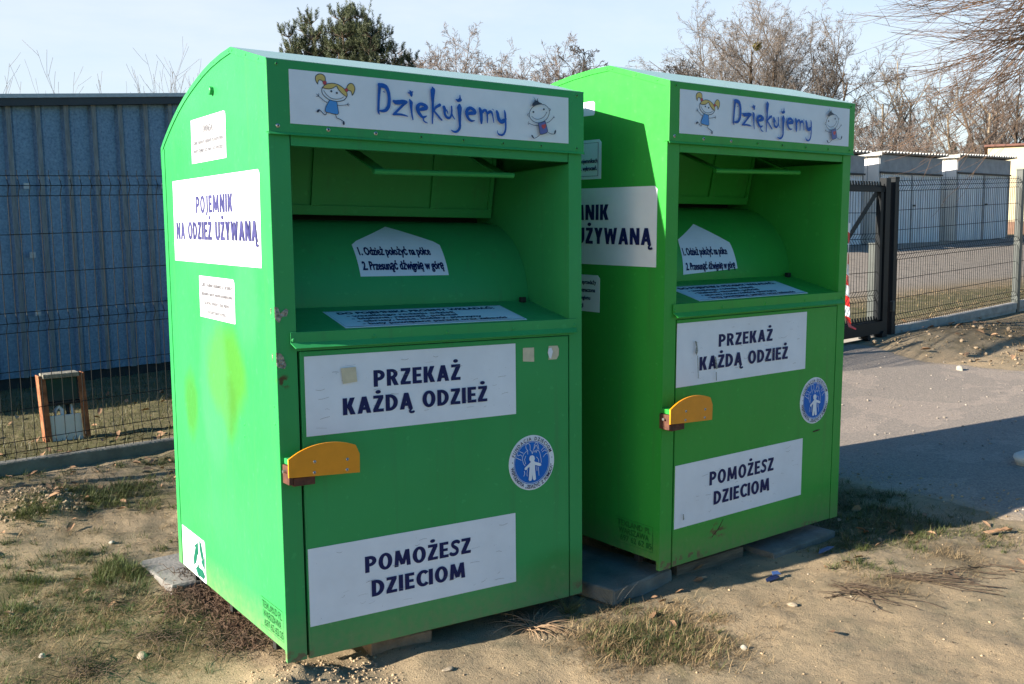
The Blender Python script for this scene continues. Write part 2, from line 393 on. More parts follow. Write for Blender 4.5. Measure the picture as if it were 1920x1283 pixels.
ground = np_mesh('ground', np.stack([GX, GY, GZ], -1).reshape(-1, 3), GF, ground_material(), smooth=True)
kind(ground, 'structure')
zc = np.zeros((ny, nx, 4), np.float32); zc[..., 3] = 1
far_n = GY - .12 * GX
zc[..., 0] = np.clip(zone(GX, GY, GREEN) + sm((GY - .12 * GX - 2.9) / .3) * sm((9.2 - GX) / 4) * .8 + sm((far_n - 2.75) / .4) * sm((4.8 - far_n) / .8) * sm((GX - 7) / 1.) * .75 + sm((far_n - 15) / 4) * .8 + sm((-1.75 - GY) / .5), 0, 1)  # last term: dark grass out of view, added to cut bounced light
zc[..., 1] = np.clip(zone(GX, GY, STRAW) + .5 * sm((GX - 7) / 1) * sm((GY - .12 * GX - 1.2) / .5), 0, 1)
zc[..., 2] = sm((far_n - 4.4) / .9) * sm((11.5 - far_n) / .6) * sm((GX - 2.6) / 1.5)
ca = ground.data.attributes.new('zones', 'FLOAT_COLOR', 'POINT'); ca.data.foreach_set('color', zc.reshape(-1))

def road_material():
    m = bpy.data.materials.new('worn asphalt'); n, l, p = nodes_of(m)
    tcn = n.new('ShaderNodeTexCoord'); O = tcn.outputs['Object']
    A = []
    for sc, de in ((.9, 5), (7, 6), (60, 5), (300, 2)):
        q = n.new('ShaderNodeTexNoise'); q.inputs['Scale'].default_value = sc; q.inputs['Detail'].default_value = de; q.inputs['Roughness'].default_value = .65; l.new(O, q.inputs['Vector']); A.append(q.outputs['Fac'])
    vo = n.new('ShaderNodeTexVoronoi'); vo.inputs['Scale'].default_value = 120; l.new(O, vo.inputs['Vector'])
    def ramp(f, a, b, c0, c1):
        q = n.new('ShaderNodeValToRGB'); e = q.color_ramp.elements; e[0].position = a; e[1].position = b; e[0].color = (*c0, 1); e[1].color = (*c1, 1); l.new(f, q.inputs['Fac']); return q.outputs['Color']
    def mix(a, b, f, t='MIX', k=None):
        q = n.new('ShaderNodeMix'); q.data_type = 'RGBA'; q.blend_type = t
        if k is not None: q.inputs['Factor'].default_value = k
        else: l.new(f, q.inputs['Factor'])
        for s, v in (('A', a), ('B', b)):
            if isinstance(v, tuple): q.inputs[s].default_value = (*v, 1)
            else: l.new(v, q.inputs[s])
        return q.outputs['Result']
    base = ramp(A[0], .35, .65, (.27, .228, .192), (.315, .265, .22))
    base = mix(base, (.34, .285, .22), ramp(A[0], .5, .75, (0, 0, 0), (.5, .5, .5)))
    base = mix(base, (.20, .178, .155), ramp(A[0], .48, .30, (0, 0, 0), (.55, .55, .55)))
    st = ramp(vo.outputs['Color'], .2, .8, (.75, .75, .75), (1.25, 1.22, 1.18))
    base = mix(base, st, None, 'MULTIPLY', .8)
    base = mix(base, ramp(A[3], .3, .7, (.75, .75, .75), (1.2, 1.2, 1.2)), None, 'MULTIPLY', .5)
    at = n.new('ShaderNodeAttribute'); at.attribute_name = 'edge'
    em = n.new('ShaderNodeMath'); em.operation = 'MULTIPLY_ADD'; l.new(A[1], em.inputs[0]); em.inputs[1].default_value = 1.6; em.inputs[2].default_value = -1.15
    ea = n.new('ShaderNodeMath'); ea.operation = 'ADD'; ea.use_clamp = True; l.new(em.outputs[0], ea.inputs[0]); l.new(at.outputs['Fac'], ea.inputs[1])
    base = mix(base, ramp(A[2], .3, .7, (.27, .20, .12), (.40, .30, .185)), ea.outputs[0])
    l.new(base, p.inputs['Base Color']); p.inputs['Roughness'].default_value = .9; p.inputs['Specular IOR Level'].default_value = .25
    bp = n.new('ShaderNodeBump'); bp.inputs['Strength'].default_value = .35; bp.inputs['Distance'].default_value = .004; l.new(vo.outputs['Distance'], bp.inputs['Height'])
    b2 = n.new('ShaderNodeBump'); b2.inputs['Strength'].default_value = .4; b2.inputs['Distance'].default_value = .01; l.new(A[2], b2.inputs['Height']); l.new(bp.outputs['Normal'], b2.inputs['Normal'])
    l.new(b2.outputs['Normal'], p.inputs['Normal'])
    return m
P = [Vector(q) for q in ROADE]; nb = len(P)
gpx, gpy = np.meshgrid(np.arange(3.3, 22, .22), np.arange(-6.4, 5.2, .22)); gd = polydist(gpx, gpy, ROADE); msk = gd < -.3
gfx, gfy = np.meshgrid(np.arange(3.2, 8.5, .06), np.arange(-1.5, 3.4, .06)); gfd = polydist(gfx, gfy, ROADE); mf_ = (gfd < -.04) & (gfd > -.45); gpx = np.concatenate([gpx[msk], gfx[mf_]]); gpy = np.concatenate([gpy[msk], gfy[mf_]]); msk = np.ones(len(gpx), bool)
extra = [Vector((a, b)) for a, b in zip(gpx[msk], gpy[msk])]
vo_, eo_, fo_, *_ = delaunay_2d_cdt(P + extra, [(i, (i + 1) % nb) for i in range(nb)], [], 1, 1e-6)
rx = np.array([v.x for v in vo_]); ry = np.array([v.y for v in vo_])
rdd = polydist(rx, ry, ROADE)
rz = hgt(rx, ry) + .004 - .014 * np.exp(rdd / .035) + .012 * fbm(rx * .8, ry * .8, 3) * sm((-rdd) / .4)
road = np_mesh('road', np.stack([rx, ry, rz], -1), np.array([f for f in fo_ if len(f) == 3]), road_material(), smooth=True)
kind(road, 'structure')
ea_ = road.data.attributes.new('edge', 'FLOAT', 'POINT'); ea_.data.foreach_set('value', (1.25 * np.exp(rdd / .13)).astype(np.float32)[:len(road.data.vertices)])

# ------------------------------------------------------------------ lettering and artwork
_tc = {}
def text2d(body, bold=.0, space=1.0, res=2):
    """outline of a line of type in the built-in face: verts (x,y) with cap height 1, baseline 0"""
    key = (body, bold, space, res)
    if key in _tc: return _tc[key]
    def mk(b):
        c = bpy.data.curves.new('type', 'FONT'); c.body = b; c.size = 1; c.offset = bold; c.space_character = space; c.resolution_u = res; c.fill_mode = 'FRONT'
        o = bpy.data.objects.new('type', c); COL.objects.link(o); bpy.context.view_layer.update()
        me = bpy.data.meshes.new_from_object(o.evaluated_get(bpy.context.evaluated_depsgraph_get()))
        V = [(v.co.x, v.co.y) for v in me.vertices]; F = [tuple(p.vertices) for p in me.polygons]
        bpy.data.objects.remove(o); bpy.data.curves.remove(c); bpy.data.meshes.remove(me)
        return V, F
    H, _ = mk('H'); y0 = min(v[1] for v in H); y1 = max(v[1] for v in H); V, F = mk(body)
    V = [(v[0], (v[1] - y0) / (y1 - y0)) for v in V]
    x0 = min(v[0] for v in V); x1 = max(v[0] for v in V)
    V = [((v[0] - x0) / (x1 - x0), v[1]) for v in V]
    _tc[key] = (V, F, (x1 - x0) / (y1 - y0)); return _tc[key]

# a condensed bold sign face drawn from bars, slanted bars and bowls: letter -> (advance width, shapes), cap height 1
def _bar(x0, y0, x1, y1): return ('p', [(x0, y0), (x1, y0), (x1, y1), (x0, y1)])
def _sl(x0, y0, x1, y1, w): return ('p', [(x0, y0), (x0 + w, y0), (x1 + w, y1), (x1, y1)])
def _bowl(cx, cy, rx, ry, a0, a1, w=.235, h=.20, n=22):
    out = [(cx + rx * math.cos(a0 + (a1 - a0) * i / n), cy + ry * math.sin(a0 + (a1 - a0) * i / n)) for i in range(n + 1)]
    inn = [(cx + (rx - w) * math.cos(a0 + (a1 - a0) * i / n), cy + (ry - h) * math.sin(a0 + (a1 - a0) * i / n)) for i in range(n + 1)]
    return ('s', out, inn)
_P = math.pi
FACE = {
 'I': (.235, [_bar(0, 0, .235, 1)]),
 'E': (.53, [_bar(0, 0, .235, 1), _bar(.235, .815, .52, 1), _bar(.235, .415, .48, .59), _bar(.235, 0, .53, .185)]),
 'P': (.62, [_bar(0, 0, .235, 1), _bowl(.26, .68, .36, .32, -_P / 2, _P / 2), _bar(.235, .80, .26, 1), _bar(.235, .36, .26, .56)]),
 'R': (.66, [_bar(0, 0, .235, 1), _bowl(.26, .70, .35, .30, -_P / 2, _P / 2, .235, .18), _bar(.235, .82, .26, 1), _bar(.235, .40, .26, .58), _sl(.40, 0, .20, .48, .26)]),
 'D': (.68, [_bar(0, 0, .235, 1), _bowl(.22, .5, .46, .5, -_P / 2, _P / 2, .245, .19)]),
 'O': (.76, [_bowl(.38, .5, .38, .52, 0, 2 * _P, .245, .19, 40)]),
 'C': (.60, [_bowl(.40, .5, .40, .52, .24 * _P, 1.76 * _P, .245, .19, 30)]),
 'Z': (.58, [_bar(.02, .815, .57, 1), _bar(0, 0, .58, .185), _sl(0, .18, .29, .82, .28)]),
 'K': (.66, [_bar(0, 0, .235, 1), _sl(.19, .46, .38, 1, .26), _sl(.39, 0, .18, .58, .275)]),
 'A': (.74, [_sl(0, 0, .25, 1, .245), _sl(.495, 0, .25, 1, .245), _bar(.17, .20, .57, .37)]),
 'M': (.92, [_sl(0, 0, .07, 1, .225), _sl(.69, 0, .62, 1, .225), _sl(.345, .10, .08, 1, .22), _sl(.355, .10, .62, 1, .22)]),
 'N': (.70, [_bar(0, 0, .225, 1), _bar(.475, 0, .70, 1), _sl(.44, 0, .01, 1, .25)]),
 'U': (.68, [_bar(0, .33, .235, 1), _bar(.445, .33, .68, 1), _bowl(.34, .34, .34, .35, _P, 2 * _P, .235, .19)]),
 'J': (.36, [_bar(.125, .22, .36, 1), _bowl(.06, .24, .30, .40, 1.42 * _P, 2 * _P, .235, .20, 10)]),
 'W': (1.0, [_sl(.18, 0, 0, 1, .225), _sl(.17, 0, .38, .95, .20), _sl(.60, 0, .42, .95, .20), _sl(.59, 0, .775, 1, .225)]),
 'Y': (.66, [_sl(.21, .40, 0, 1, .255), _sl(.21, .40, .405, 1, .255), _bar(.215, 0, .45, .44)]),
 'S': (.54, [('l', [(.50, .84), (.42, .895), (.31, .905), (.18, .86), (.13, .74), (.19, .61), (.31, .51), (.40, .40), (.41, .25), (.33, .13), (.20, .095), (.09, .115), (.02, .17)], .195)]),
}
class Art:
    """draws on a surface given by mapf(u, v, height above the surface)"""
    def __init__(s, mb, mapf): s.mb = mb; s.map = mapf; s.h = .0022
    def plate(s, poly, material, t=.0016): s.mb.prism(poly, s.map, 0.0002, t, material)
    def text(s, body, u0, u1, base, cap, material, bold=.02, slant=0.0, space=1.0, res=2):
        V, F, _ = text2d(body, 0.0, space, res); b = bold * cap * 1.45
        hook = [i for i, ch in enumerate(body) if ch in 'ĄąęĘ']
        for dx, dy in ((0, 0), (-1, .6), (1, .6), (-1, -.6), (1, -.6), (0, 1), (0, -1)):    # heavier weight: the same outline laid round itself
            if bold < .008 and (dx or dy): continue
            s.h += .00004
            s.mb.add([s.map(u0 + b + (u1 - u0 - 2 * b) * x + dx * b, base + b + (cap - 2 * b) * y + dy * b + slant * (u1 - u0) * x, s.h) for x, y in V], F, material)
        for i in hook:                                           # the tail under Ą and ę
            full = text2d(body, 0.0, space, res)[2]; wi = text2d(body[:i + 1], 0.0, space, res)[2] / full
            xr = u0 + (u1 - u0) * min(1, wi) - cap * .06; k = cap; sl_ = slant * (xr - u0)
            s.line([(xr - .02 * k, base + .03 * k + sl_), (xr - .13 * k, base - .10 * k + sl_), (xr - .11 * k, base - .20 * k + sl_), (xr + .02 * k, base - .20 * k + sl_)], [.12 * k, .12 * k, .13 * k, .08 * k], material)
    def bold(s, body, u0, u1, base, cap, material):
        gap = .105; W_ = {'Ż': 'Z', 'Ą': 'A'}; tot = 0
        for ch in body: tot += (.34 if ch == ' ' else FACE[W_.get(ch, ch)][0]) + gap
        k = (u1 - u0) / (tot - gap); x = u0
        for ch in body:
            if ch == ' ': x += (.34 + gap) * k; continue
            w, sh = FACE[W_.get(ch, ch)]; T = lambda p, x=x: (x + p[0] * k, base + p[1] * cap)
            sh = list(sh)
            if ch == 'Ż': sh.append(('p', [(w / 2 + .15 * math.cos(a), 1.21 + .115 * math.sin(a)) for a in np.linspace(0, 2 * math.pi, 13)[:-1]]))
            if ch == 'Ą': sh.append(('l', [(.66, .02), (.57, -.09), (.58, -.19), (.70, -.215), (.78, -.19)], .13))
            s.h += .00003
            for j, q in enumerate(sh):
                s.h += .00002
                if q[0] == 'p':
                    P_ = [T(p) for p in q[1]]; s.mb.add([s.map(a, b, s.h) for a, b in P_], [tuple(range(len(P_)))], material)
                elif q[0] == 's':
                    n = len(q[1]); s.mb.add([s.map(*T(p), s.h) for p in q[1]] + [s.map(*T(p), s.h) for p in q[2]], [(i, i + 1, n + i + 1, n + i) for i in range(n - 1)], material)
                else: s.line([T(p) for p in q[1]], q[2] * (k + cap) / 2, material)
            x += (w + gap) * k
    def glyph(s, ch, u, v, ang, cap, material, bold=.02, wide=.9):
        V, F, asp = text2d(ch, bold); w = cap * asp * wide; s.h += .00001; ca, sa = math.cos(ang), math.sin(ang)
        s.mb.add([s.map(u + ((x - .5) * w) * ca - y * cap * sa, v + ((x - .5) * w) * sa + y * cap * ca, s.h) for x, y in V], F, material)
        return w
    def fill(s, poly, material):
        s.h += .00012; tri = tessellate_polygon([[Vector((u, v, 0)) for u, v in poly]])
        s.mb.add([s.map(u, v, s.h) for u, v in poly], [tuple(t) for t in tri], material)
    def line(s, pts, w, material, closed=False, sub=3):
        s.h += .00012
        n = len(pts); W = w if isinstance(w, (list, tuple)) else [w] * n
        if n == 2 and not closed: Q = [Vector(pts[0]), Vector(pts[1])]; WW = list(W)
        else:
            Q, WW = [], []
            g = (lambda i: i % n) if closed else (lambda i: min(max(i, 0), n - 1))
            for i in range(n if closed else n - 1):
                p0, p1, p2, p3 = [Vector(pts[g(i + k)]) for k in (-1, 0, 1, 2)]
                for k in range(sub):
                    t = k / sub; Q.append(.5 * ((2 * p1) + (p2 - p0) * t + (2 * p0 - 5 * p1 + 4 * p2 - p3) * t * t + (3 * p1 - p0 - 3 * p2 + p3) * t ** 3)); WW.append(W[g(i)] * (1 - t) + W[g(i + 1)] * t)
            if not closed: Q.append(Vector(pts[-1])); WW.append(W[-1])
        V, F = [], []; N = len(Q)
        for i, q in enumerate(Q):
            a = Q[(i - 1) % N] if (closed or i > 0) else q; b = Q[(i + 1) % N] if (closed or i < N - 1) else q
            d = b - a; d = d.normalized() if d.length > 1e-9 else Vector((1, 0)); nn = Vector((-d.y, d.x)) * WW[i] / 2; hh = s.h + .00008 * i / N
            V += [s.map(*(q + nn), hh), s.map(*(q - nn), hh)]
        for i in range(N if closed else N - 1): j = (i + 1) % N; F.append((2 * i, 2 * i + 1, 2 * j + 1, 2 * j))
        if not closed:
            for e, s_ in ((0, -1), (N - 1, 1)):
                q = Q[e]; d = (Q[1] - Q[0] if e == 0 else Q[-1] - Q[-2]).normalized() * s_; o = len(V); ang0 = math.atan2(d.y, d.x)
                for k in range(7):
                    t = ang0 - math.pi / 2 + math.pi * k / 6; V.append(s.map(q.x + math.cos(t) * WW[e] / 2, q.y + math.sin(t) * WW[e] / 2, s.h - .00002))
                F.append(tuple(range(o, o + 7)))
        s.mb.add(V, F, material)
def parse(A): return [(k, c, [float(x) * 1e-4 for x in w.split()], [tuple(float(q) * 1e-4 for q in p.split(',')) for p in pts.split()], cl) for k, c, w, pts, cl in A]

vinyl = mat('white vinyl', (.71, .755, .83), .42, var=.05, scale=7, spec=.35)
vinyl_d = mat('yellowed vinyl', (.55, .50, .36), .6, var=.10, scale=40)
ink = mat('navy ink', (.007, .013, .085), .5, var=.1, scale=50, spec=.2)
ink_violet = mat('pale violet ink', (.03, .032, .14), .5, var=.2, scale=25, col2=(.07, .07, .20), spec=.2)  # a paler violet than the navy ink
ink_grey = mat('pale grey ink', (.16, .16, .18), .5, var=.3, scale=80)  # paler grey for small print and scratches
ink_blue = mat('blue brush ink', (.014, .10, .42), .5, var=.15, scale=40, spec=.2)
ink_black = mat('blue black ink', (.012, .02, .055), .45, var=.1)
ART = {'k': ink_black, 'b': ink_blue, 'r': mat('red ink', (.55, .05, .06), .45, var=.08), 'y': mat('yellow ink', (.62, .45, .12), .45, var=.06), 'd': mat('sky blue ink', (.06, .27, .66), .45, var=.06), 'p': mat('violet blue ink', (.10, .12, .36), .45, var=.08), 'w': vinyl}
logo_blue = mat('emblem blue', (.004, .13, .52), .5, var=.05, spec=.2)
recycle_green = mat('recycling green', (.008, .12, .075), .5, var=.15, scale=40, spec=.2)
steel = mat('zinc screw', (.45, .45, .45), .35, .9, var=.15)
orange = mat('orange plastic', (.72, .27, .008), .38, var=.06, scale=20, bump=.05, bscale=300)
rustbrown = mat('brown rusty iron', (.085, .03, .017), .75, var=.35, scale=40, bump=.3, bscale=90)
rubber = mat('black rubber', (.012, .012, .012), .7)
tapem = mat('crinkled tape', (.16, .15, .11), .25, var=.5, scale=90, col2=(.42, .41, .35), bump=.8, bscale=120)
dark_in = mat('painted inside shade', (.012, .03, .016), .8)  # near-black stands in for shade behind the door gaps and mouth
HEADER_ART=[('f','y','','-4205,430 -4244,474 -4273,545 -4275,626 -4236,690 -4163,730 -4076,736 -4004,705 -3965,648 -3963,540 -4046,519 -4096,555 -4147,559 -4184,526 -4206,470',1),
('l','k','23','-4205,430 -4244,474 -4273,545 -4275,626 -4236,690 -4163,730 -4076,736 -4004,705 -3965,648 -3963,540',0),
('l','k','20','-4205,430 -4206,470 -4184,526 -4147,559 -4096,555 -4046,519',0),
('f','y','','-3291,375 -3251,461 -3196,524 -3120,548 -3054,513 -3011,427 -3021,330 -3062,244 -3104,188 -3112,239 -3143,306 -3202,328 -3247,324',1),
('l','k','23','-3291,375 -3251,461 -3196,524 -3120,548 -3054,513 -3011,427 -3021,330 -3062,244 -3104,188 -3112,239 -3143,306 -3202,328 -3247,324',0),
('f','y','','-4045,347 -3999,394 -3910,457 -3762,494 -3615,486 -3527,461 -3410,392 -3323,318 -3273,226 -3280,143 -3401,194 -3503,275 -3574,364 -3617,426 -3707,366 -3826,321 -3958,317',1),
('l','k','22','-4083,292 -4044,356 -3984,423 -3895,465 -3762,494 -3629,489 -3512,454 -3395,387 -3315,311 -3273,226 -3275,157 -3315,85 -3392,17 -3512,-20 -3631,-40 -3749,-33 -3866,-1 -3967,58 -4052,132 -4086,211',1),
('l','k','20','-4074,340 -3958,317 -3826,321 -3707,366 -3617,426 -3574,364 -3503,275 -3401,194 -3298,134',0),
('f','k','','-3821,254 -3801,283 -3772,285 -3749,260 -3759,228 -3793,222',1),
('f','k','','-3645,221 -3622,248 -3585,247 -3570,221 -3590,191 -3627,189',1),
('l','k','15','-4026,254 -3991,199 -3921,123 -3820,57 -3703,32 -3569,39 -3464,72 -3388,120',0),
('f','r','','-4048,485 -4032,527 -3965,544 -3930,509 -3947,440 -4013,427',1),
('l','k','10','-4048,485 -4032,527 -3965,544 -3930,509 -3947,440 -4013,427',1),
('f','r','','-3344,343 -3306,381 -3253,372 -3240,325 -3271,281 -3326,290',1),
('l','k','10','-3344,343 -3306,381 -3253,372 -3240,325 -3271,281 -3326,290',1),
('f','d','','-3844,-16 -3749,-33 -3629,-48 -3605,-158 -3578,-334 -3575,-388 -3614,-426 -3703,-423 -3849,-402 -3966,-383 -4002,-345 -3995,-284 -3945,-171',1),
('l','k','18','-3844,-16 -3749,-33 -3629,-48 -3605,-158 -3578,-334 -3575,-388 -3614,-426 -3703,-423 -3849,-402 -3966,-383 -4002,-345 -3995,-284 -3945,-171',1),
('l','k','18','-3935,-95 -4014,-61 -4107,6 -4199,73',0),
('l','k','17','-4199,73 -4255,129',0),
('l','k','17','-4199,73 -4192,148',0),
('l','k','17','-4199,73 -4272,60',0),
('l','k','15','-3598,-157 -3456,-142 -3291,-113',0),
('l','k','15','-3291,-113 -3247,-54',0),
('l','k','15','-3291,-113 -3215,-93',0),
('l','k','15','-3291,-113 -3235,-145',0),
('l','k','22','-3959,-397 -4021,-473 -4169,-344 -4212,-327',0),
('f','k','','-4279,-373 -4249,-333 -4198,-319 -4181,-345 -4207,-395 -4252,-418 -4276,-407',1),
('l','k','22','-3676,-423 -3654,-517 -3617,-542 -3529,-570 -3448,-613',0),
('f','k','','-3448,-613 -3404,-616 -3386,-670 -3399,-726 -3430,-732 -3455,-696',1),
('l','b','91 109 100 87 82 82 73 36','-2207,598 -2192,523 -2207,400 -2226,215 -2238,61 -2248,-123 -2252,-246 -2223,-313',0),
('l','b','109 145 136 118 109 113 118 109 91 45','-2207,575 -2097,570 -1978,535 -1904,411 -1874,244 -1879,59 -1908,-66 -1988,-172 -2101,-212 -2200,-211',0),
('l','b','18 33 18','-2071,393 -2047,383 -2020,367',0),
('l','b','91 136 145 127 109','-1714,119 -1645,93 -1541,102 -1400,129 -1287,125',0),
('l','b','100 82 76 76 73','-1287,125 -1385,37 -1528,-99 -1653,-216 -1724,-284',0),
('l','b','64 69 64 54 27','-1742,-288 -1620,-276 -1480,-273 -1358,-288 -1239,-310',0),
('l','b','36 100 118 82 27','-1146,492 -1120,447 -1104,394 -1096,348 -1088,317',0),
('l','b','36 54','-1209,421 -1121,416',0),
('l','b','36 54','-1044,469 -1103,425',0),
('l','b','54 127 109 82 64 54 45','-1161,202 -1116,128 -1118,42 -1110,-82 -1100,-191 -1085,-299 -1061,-399',0),
('l','b','73 127 127 109 100 100 109 136 136 118 109 82 73 27','-822,-76 -696,-43 -569,-1 -586,52 -675,100 -773,108 -854,63 -883,-2 -884,-65 -859,-141 -807,-224 -719,-296 -647,-291 -565,-253',0),
('l','b','54 54 45 45 27','-693,-310 -694,-365 -668,-418 -615,-454 -547,-473',0),
('l','b','54 172 163 127 91 76 64 54 45','-341,664 -325,594 -332,499 -341,340 -339,182 -343,-8 -346,-166 -359,-341 -365,-469',0),
('l','b','100 91 83 67 67','-83,131 -160,89 -244,31 -296,-45 -322,-91',0),
('l','b','67 67 67 63 58','-305,-67 -231,-142 -149,-223 -84,-291 -21,-342',0),
('l','b','100 116 91 83 91 83 67 58 58','67,77 91,14 89,-89 108,-175 171,-244 247,-260 307,-219 343,-129 353,-40',0),
('l','b','50 63 63 50','348,121 354,19 352,-69 351,-128',0),
('l','b','63 47 25','352,-113 393,-198 460,-282',0),
('l','b','67 50 30','121,1 175,-39 207,-117',0),
('l','b','33 67 116 67 25','523,355 574,337 643,343 670,412 666,507',0),
('l','b','33 100 100','565,300 617,326 691,354',0),
('l','b','100 191 158 125 108 91 86 91 83 75 50 17','643,174 643,100 645,12 643,-136 645,-283 646,-401 653,-490 626,-580 556,-659 469,-691 384,-677 307,-638',0),
('l','b','75 125 125 116 108 100 108 125 125 116 100 83 67 25','947,-69 1087,-44 1227,-19 1211,40 1141,94 1055,124 967,88 922,18 912,-42 925,-130 962,-202 1030,-271 1117,-295 1214,-273',0),
('l','b','91 125 125 116 116 100 67','1415,130 1449,43 1465,-46 1469,-150 1471,-225 1470,-285 1469,-345',0),
('l','b','83 91 91 67 67 58 42','1510,17 1573,82 1644,87 1688,23 1701,-88 1703,-194 1701,-306',0),
('l','b','67 100 100 67 50 47 33','1723,-12 1778,45 1840,57 1894,1 1919,-103 1936,-192 1952,-281',0),
('l','b','23 30 13','1914,153 1931,132 1954,114',0),
('l','b','83 125 125 125 133 150 116 83','2075,90 2110,2 2127,-88 2171,-191 2261,-245 2334,-209 2389,-175 2426,-127',0),
('l','b','33 75 83 80 70 67 70 75 70 58 33 20','2371,143 2401,54 2412,-67 2416,-204 2424,-325 2419,-447 2393,-555 2328,-651 2246,-686 2146,-662 2092,-605 2084,-545',0),
('l','k','22','3569,370 3659,417 3775,453 3907,470 4023,459 4123,407 4197,338 4222,266 4213,170 4170,73 4103,-20 4002,-95 3869,-151 3737,-174 3605,-159 3491,-104 3418,-35 3386,43 3382,109 3420,212 3486,304',1),
('l','k','19','4197,338 4248,342 4264,316 4247,281 4214,268',0),
('l','k','19','3382,96 3333,99 3313,64 3337,28 3386,29',0),
('f','k','','3569,370 3487,397 3520,433 3496,438 3545,475 3521,493 3587,512 3546,555 3611,534 3563,604 3636,569 3547,709 3661,585 3677,566 3752,679 3727,577 3776,574 3751,539 3809,543 3800,516 3850,526 3850,499 3908,504 3891,466 3775,453 3659,417',1),
('f','k','','3506,174 3526,205 3563,213 3595,185 3575,150 3534,144',1),
('f','k','','3944,299 3964,332 4006,338 4030,308 4010,271 3965,268',1),
('l','k','17','3476,29 3557,-25 3672,-55 3804,-41 3937,15 4037,103 4105,210',0),
('l','k','13','4071,211 4125,211',0),
('f','p','','3745,-187 3902,-146 4027,-100 4068,-191 4109,-310 4136,-457 3999,-527 3824,-558 3792,-425 3765,-293',1),
('l','k','22','3745,-187 3902,-146 4027,-100 4068,-191 4109,-310 4136,-457 3999,-527 3824,-558 3792,-425 3765,-293',1),
('f','r','','3954,-374 3876,-285 3893,-230 3943,-220 3971,-232 4018,-188 4055,-206 4068,-272 4025,-336',1),
('l','k','19','3736,-265 3604,-270 3473,-252 3367,-223',0),
('l','k','14','3362,-220 3335,-161',0),
('l','k','14','3362,-220 3297,-211',0),
('l','k','14','3362,-220 3318,-267',0),
('l','k','19','4085,-156 4186,-116 4287,-41 4371,40',0),
('l','k','14','4371,40 4372,104',0),
('l','k','14','4371,40 4414,93',0),
('l','k','14','4371,40 4439,51',0),
('l','k','19','3816,-559 3733,-631 3633,-691 3543,-717',0),
('f','k','','3437,-616 3470,-600 3511,-625 3551,-683 3554,-716 3510,-709 3456,-662',1),
('l','k','19','4146,-473 4233,-512 4334,-523 4427,-513',0),
('f','k','','4402,-508 4411,-419 4462,-368 4487,-401 4478,-463 4444,-512',1),
]
LOGO_ART=[('l','w','27','-220,475 -254,555 -253,642 -183,691 -102,663 -75,574 -81,459',0),
('l','w','27','-220,475 -185,452 -180,317',0),
('l','w','27','-185,452 -290,387 -383,283 -408,171 -363,12 -295,-82',0),
('l','w','27','-81,459 -12,384 11,314',0),
('l','w','27','-268,260 -304,178 -316,122 -271,-18',0),
('l','w','27','11,314 83,499 107,612 178,691 248,635 293,437',0),
('l','w','27','106,496 166,605 212,562 247,461',0),
('l','w','27','199,428 305,368 362,197 396,-1 372,-56',0),
('l','w','27','82,364 141,415 175,334 211,427',0),
('l','w','27','185,179 267,92 290,-27',0),
('l','w','27','-343,-259 -321,-358 -368,-438',0),
('l','w','27','-204,-218 -228,-369 -218,-457',0),
('l','w','27','194,-151 205,-307',0),
('l','w','27','265,-179 286,-492',0),
('l','w','27','-705,263 -591,202 -454,134',0),
('l','w','27','-612,385 -613,309 -498,334 -453,281',0),
('l','w','27','-543,454 -382,378',0),
('l','w','27','387,388 483,474 554,486',0),
('l','w','27','422,326 529,391 600,344',0),
('l','w','27','480,154 576,250 695,266',0),
('f','w','','-130,177 -94,249 -1,268 80,220 108,139 79,66 102,24 242,-21 372,-76 383,-135 312,-156 113,-93 111,-238 133,-434 148,-591 108,-634 49,-626 15,-574 -7,-416 -20,-569 -56,-632 -126,-633 -165,-580 -147,-399 -122,-171 -133,-121 -262,-231 -331,-212 -337,-154 -179,-48 -61,34 -119,98',1),
]
# ------------------------------------------------------------------ the two clothing bins
W, D, HF, HH = 1.15, 1.1704, 1.8164, 1.6052
XL, XR = .0647, 1.0937
ROOF = [(0, HF), (.300, 1.902), (.400, 1.899), (.508, 1.890), (.60, 1.877), (.68, 1.861), (.76, 1.843), (.834, 1.823), (.91, 1.798), (.977, 1.772), (1.035, 1.747), (1.085, 1.723), (1.13, 1.700), (D, 1.675)]
def drum_y(z): return .565 - math.sqrt(max(0, .31 ** 2 - (z - 1.07) ** 2))
def shelf_z(y): return 1.0115 + .25 * y

def recycle(art, cu, cv, r):
    T = [(math.cos(math.pi / 2 + k * 2 * math.pi / 3), math.sin(math.pi / 2 + k * 2 * math.pi / 3) - .12) for k in range(3)]
    for k in range(3):
        A_, B_ = T[k], T[(k + 2) % 3]; dx, dy = B_[0] - A_[0], B_[1] - A_[1]; L = math.hypot(dx, dy); dx, dy = dx / L, dy / L; nx_, ny_ = -dy, dx
        g = lambda s_, n_: (cu + r * (A_[0] + dx * s_ * L + nx_ * n_), cv + r * (A_[1] + dy * s_ * L + ny_ * n_))
        art.fill([g(-.02, .10), g(.12, .33), g(.56, .33), g(.56, -.12), g(.20, -.12)], recycle_green)
        art.fill([g(.575, .48), g(.90, .10), g(.575, -.27)], recycle_green)

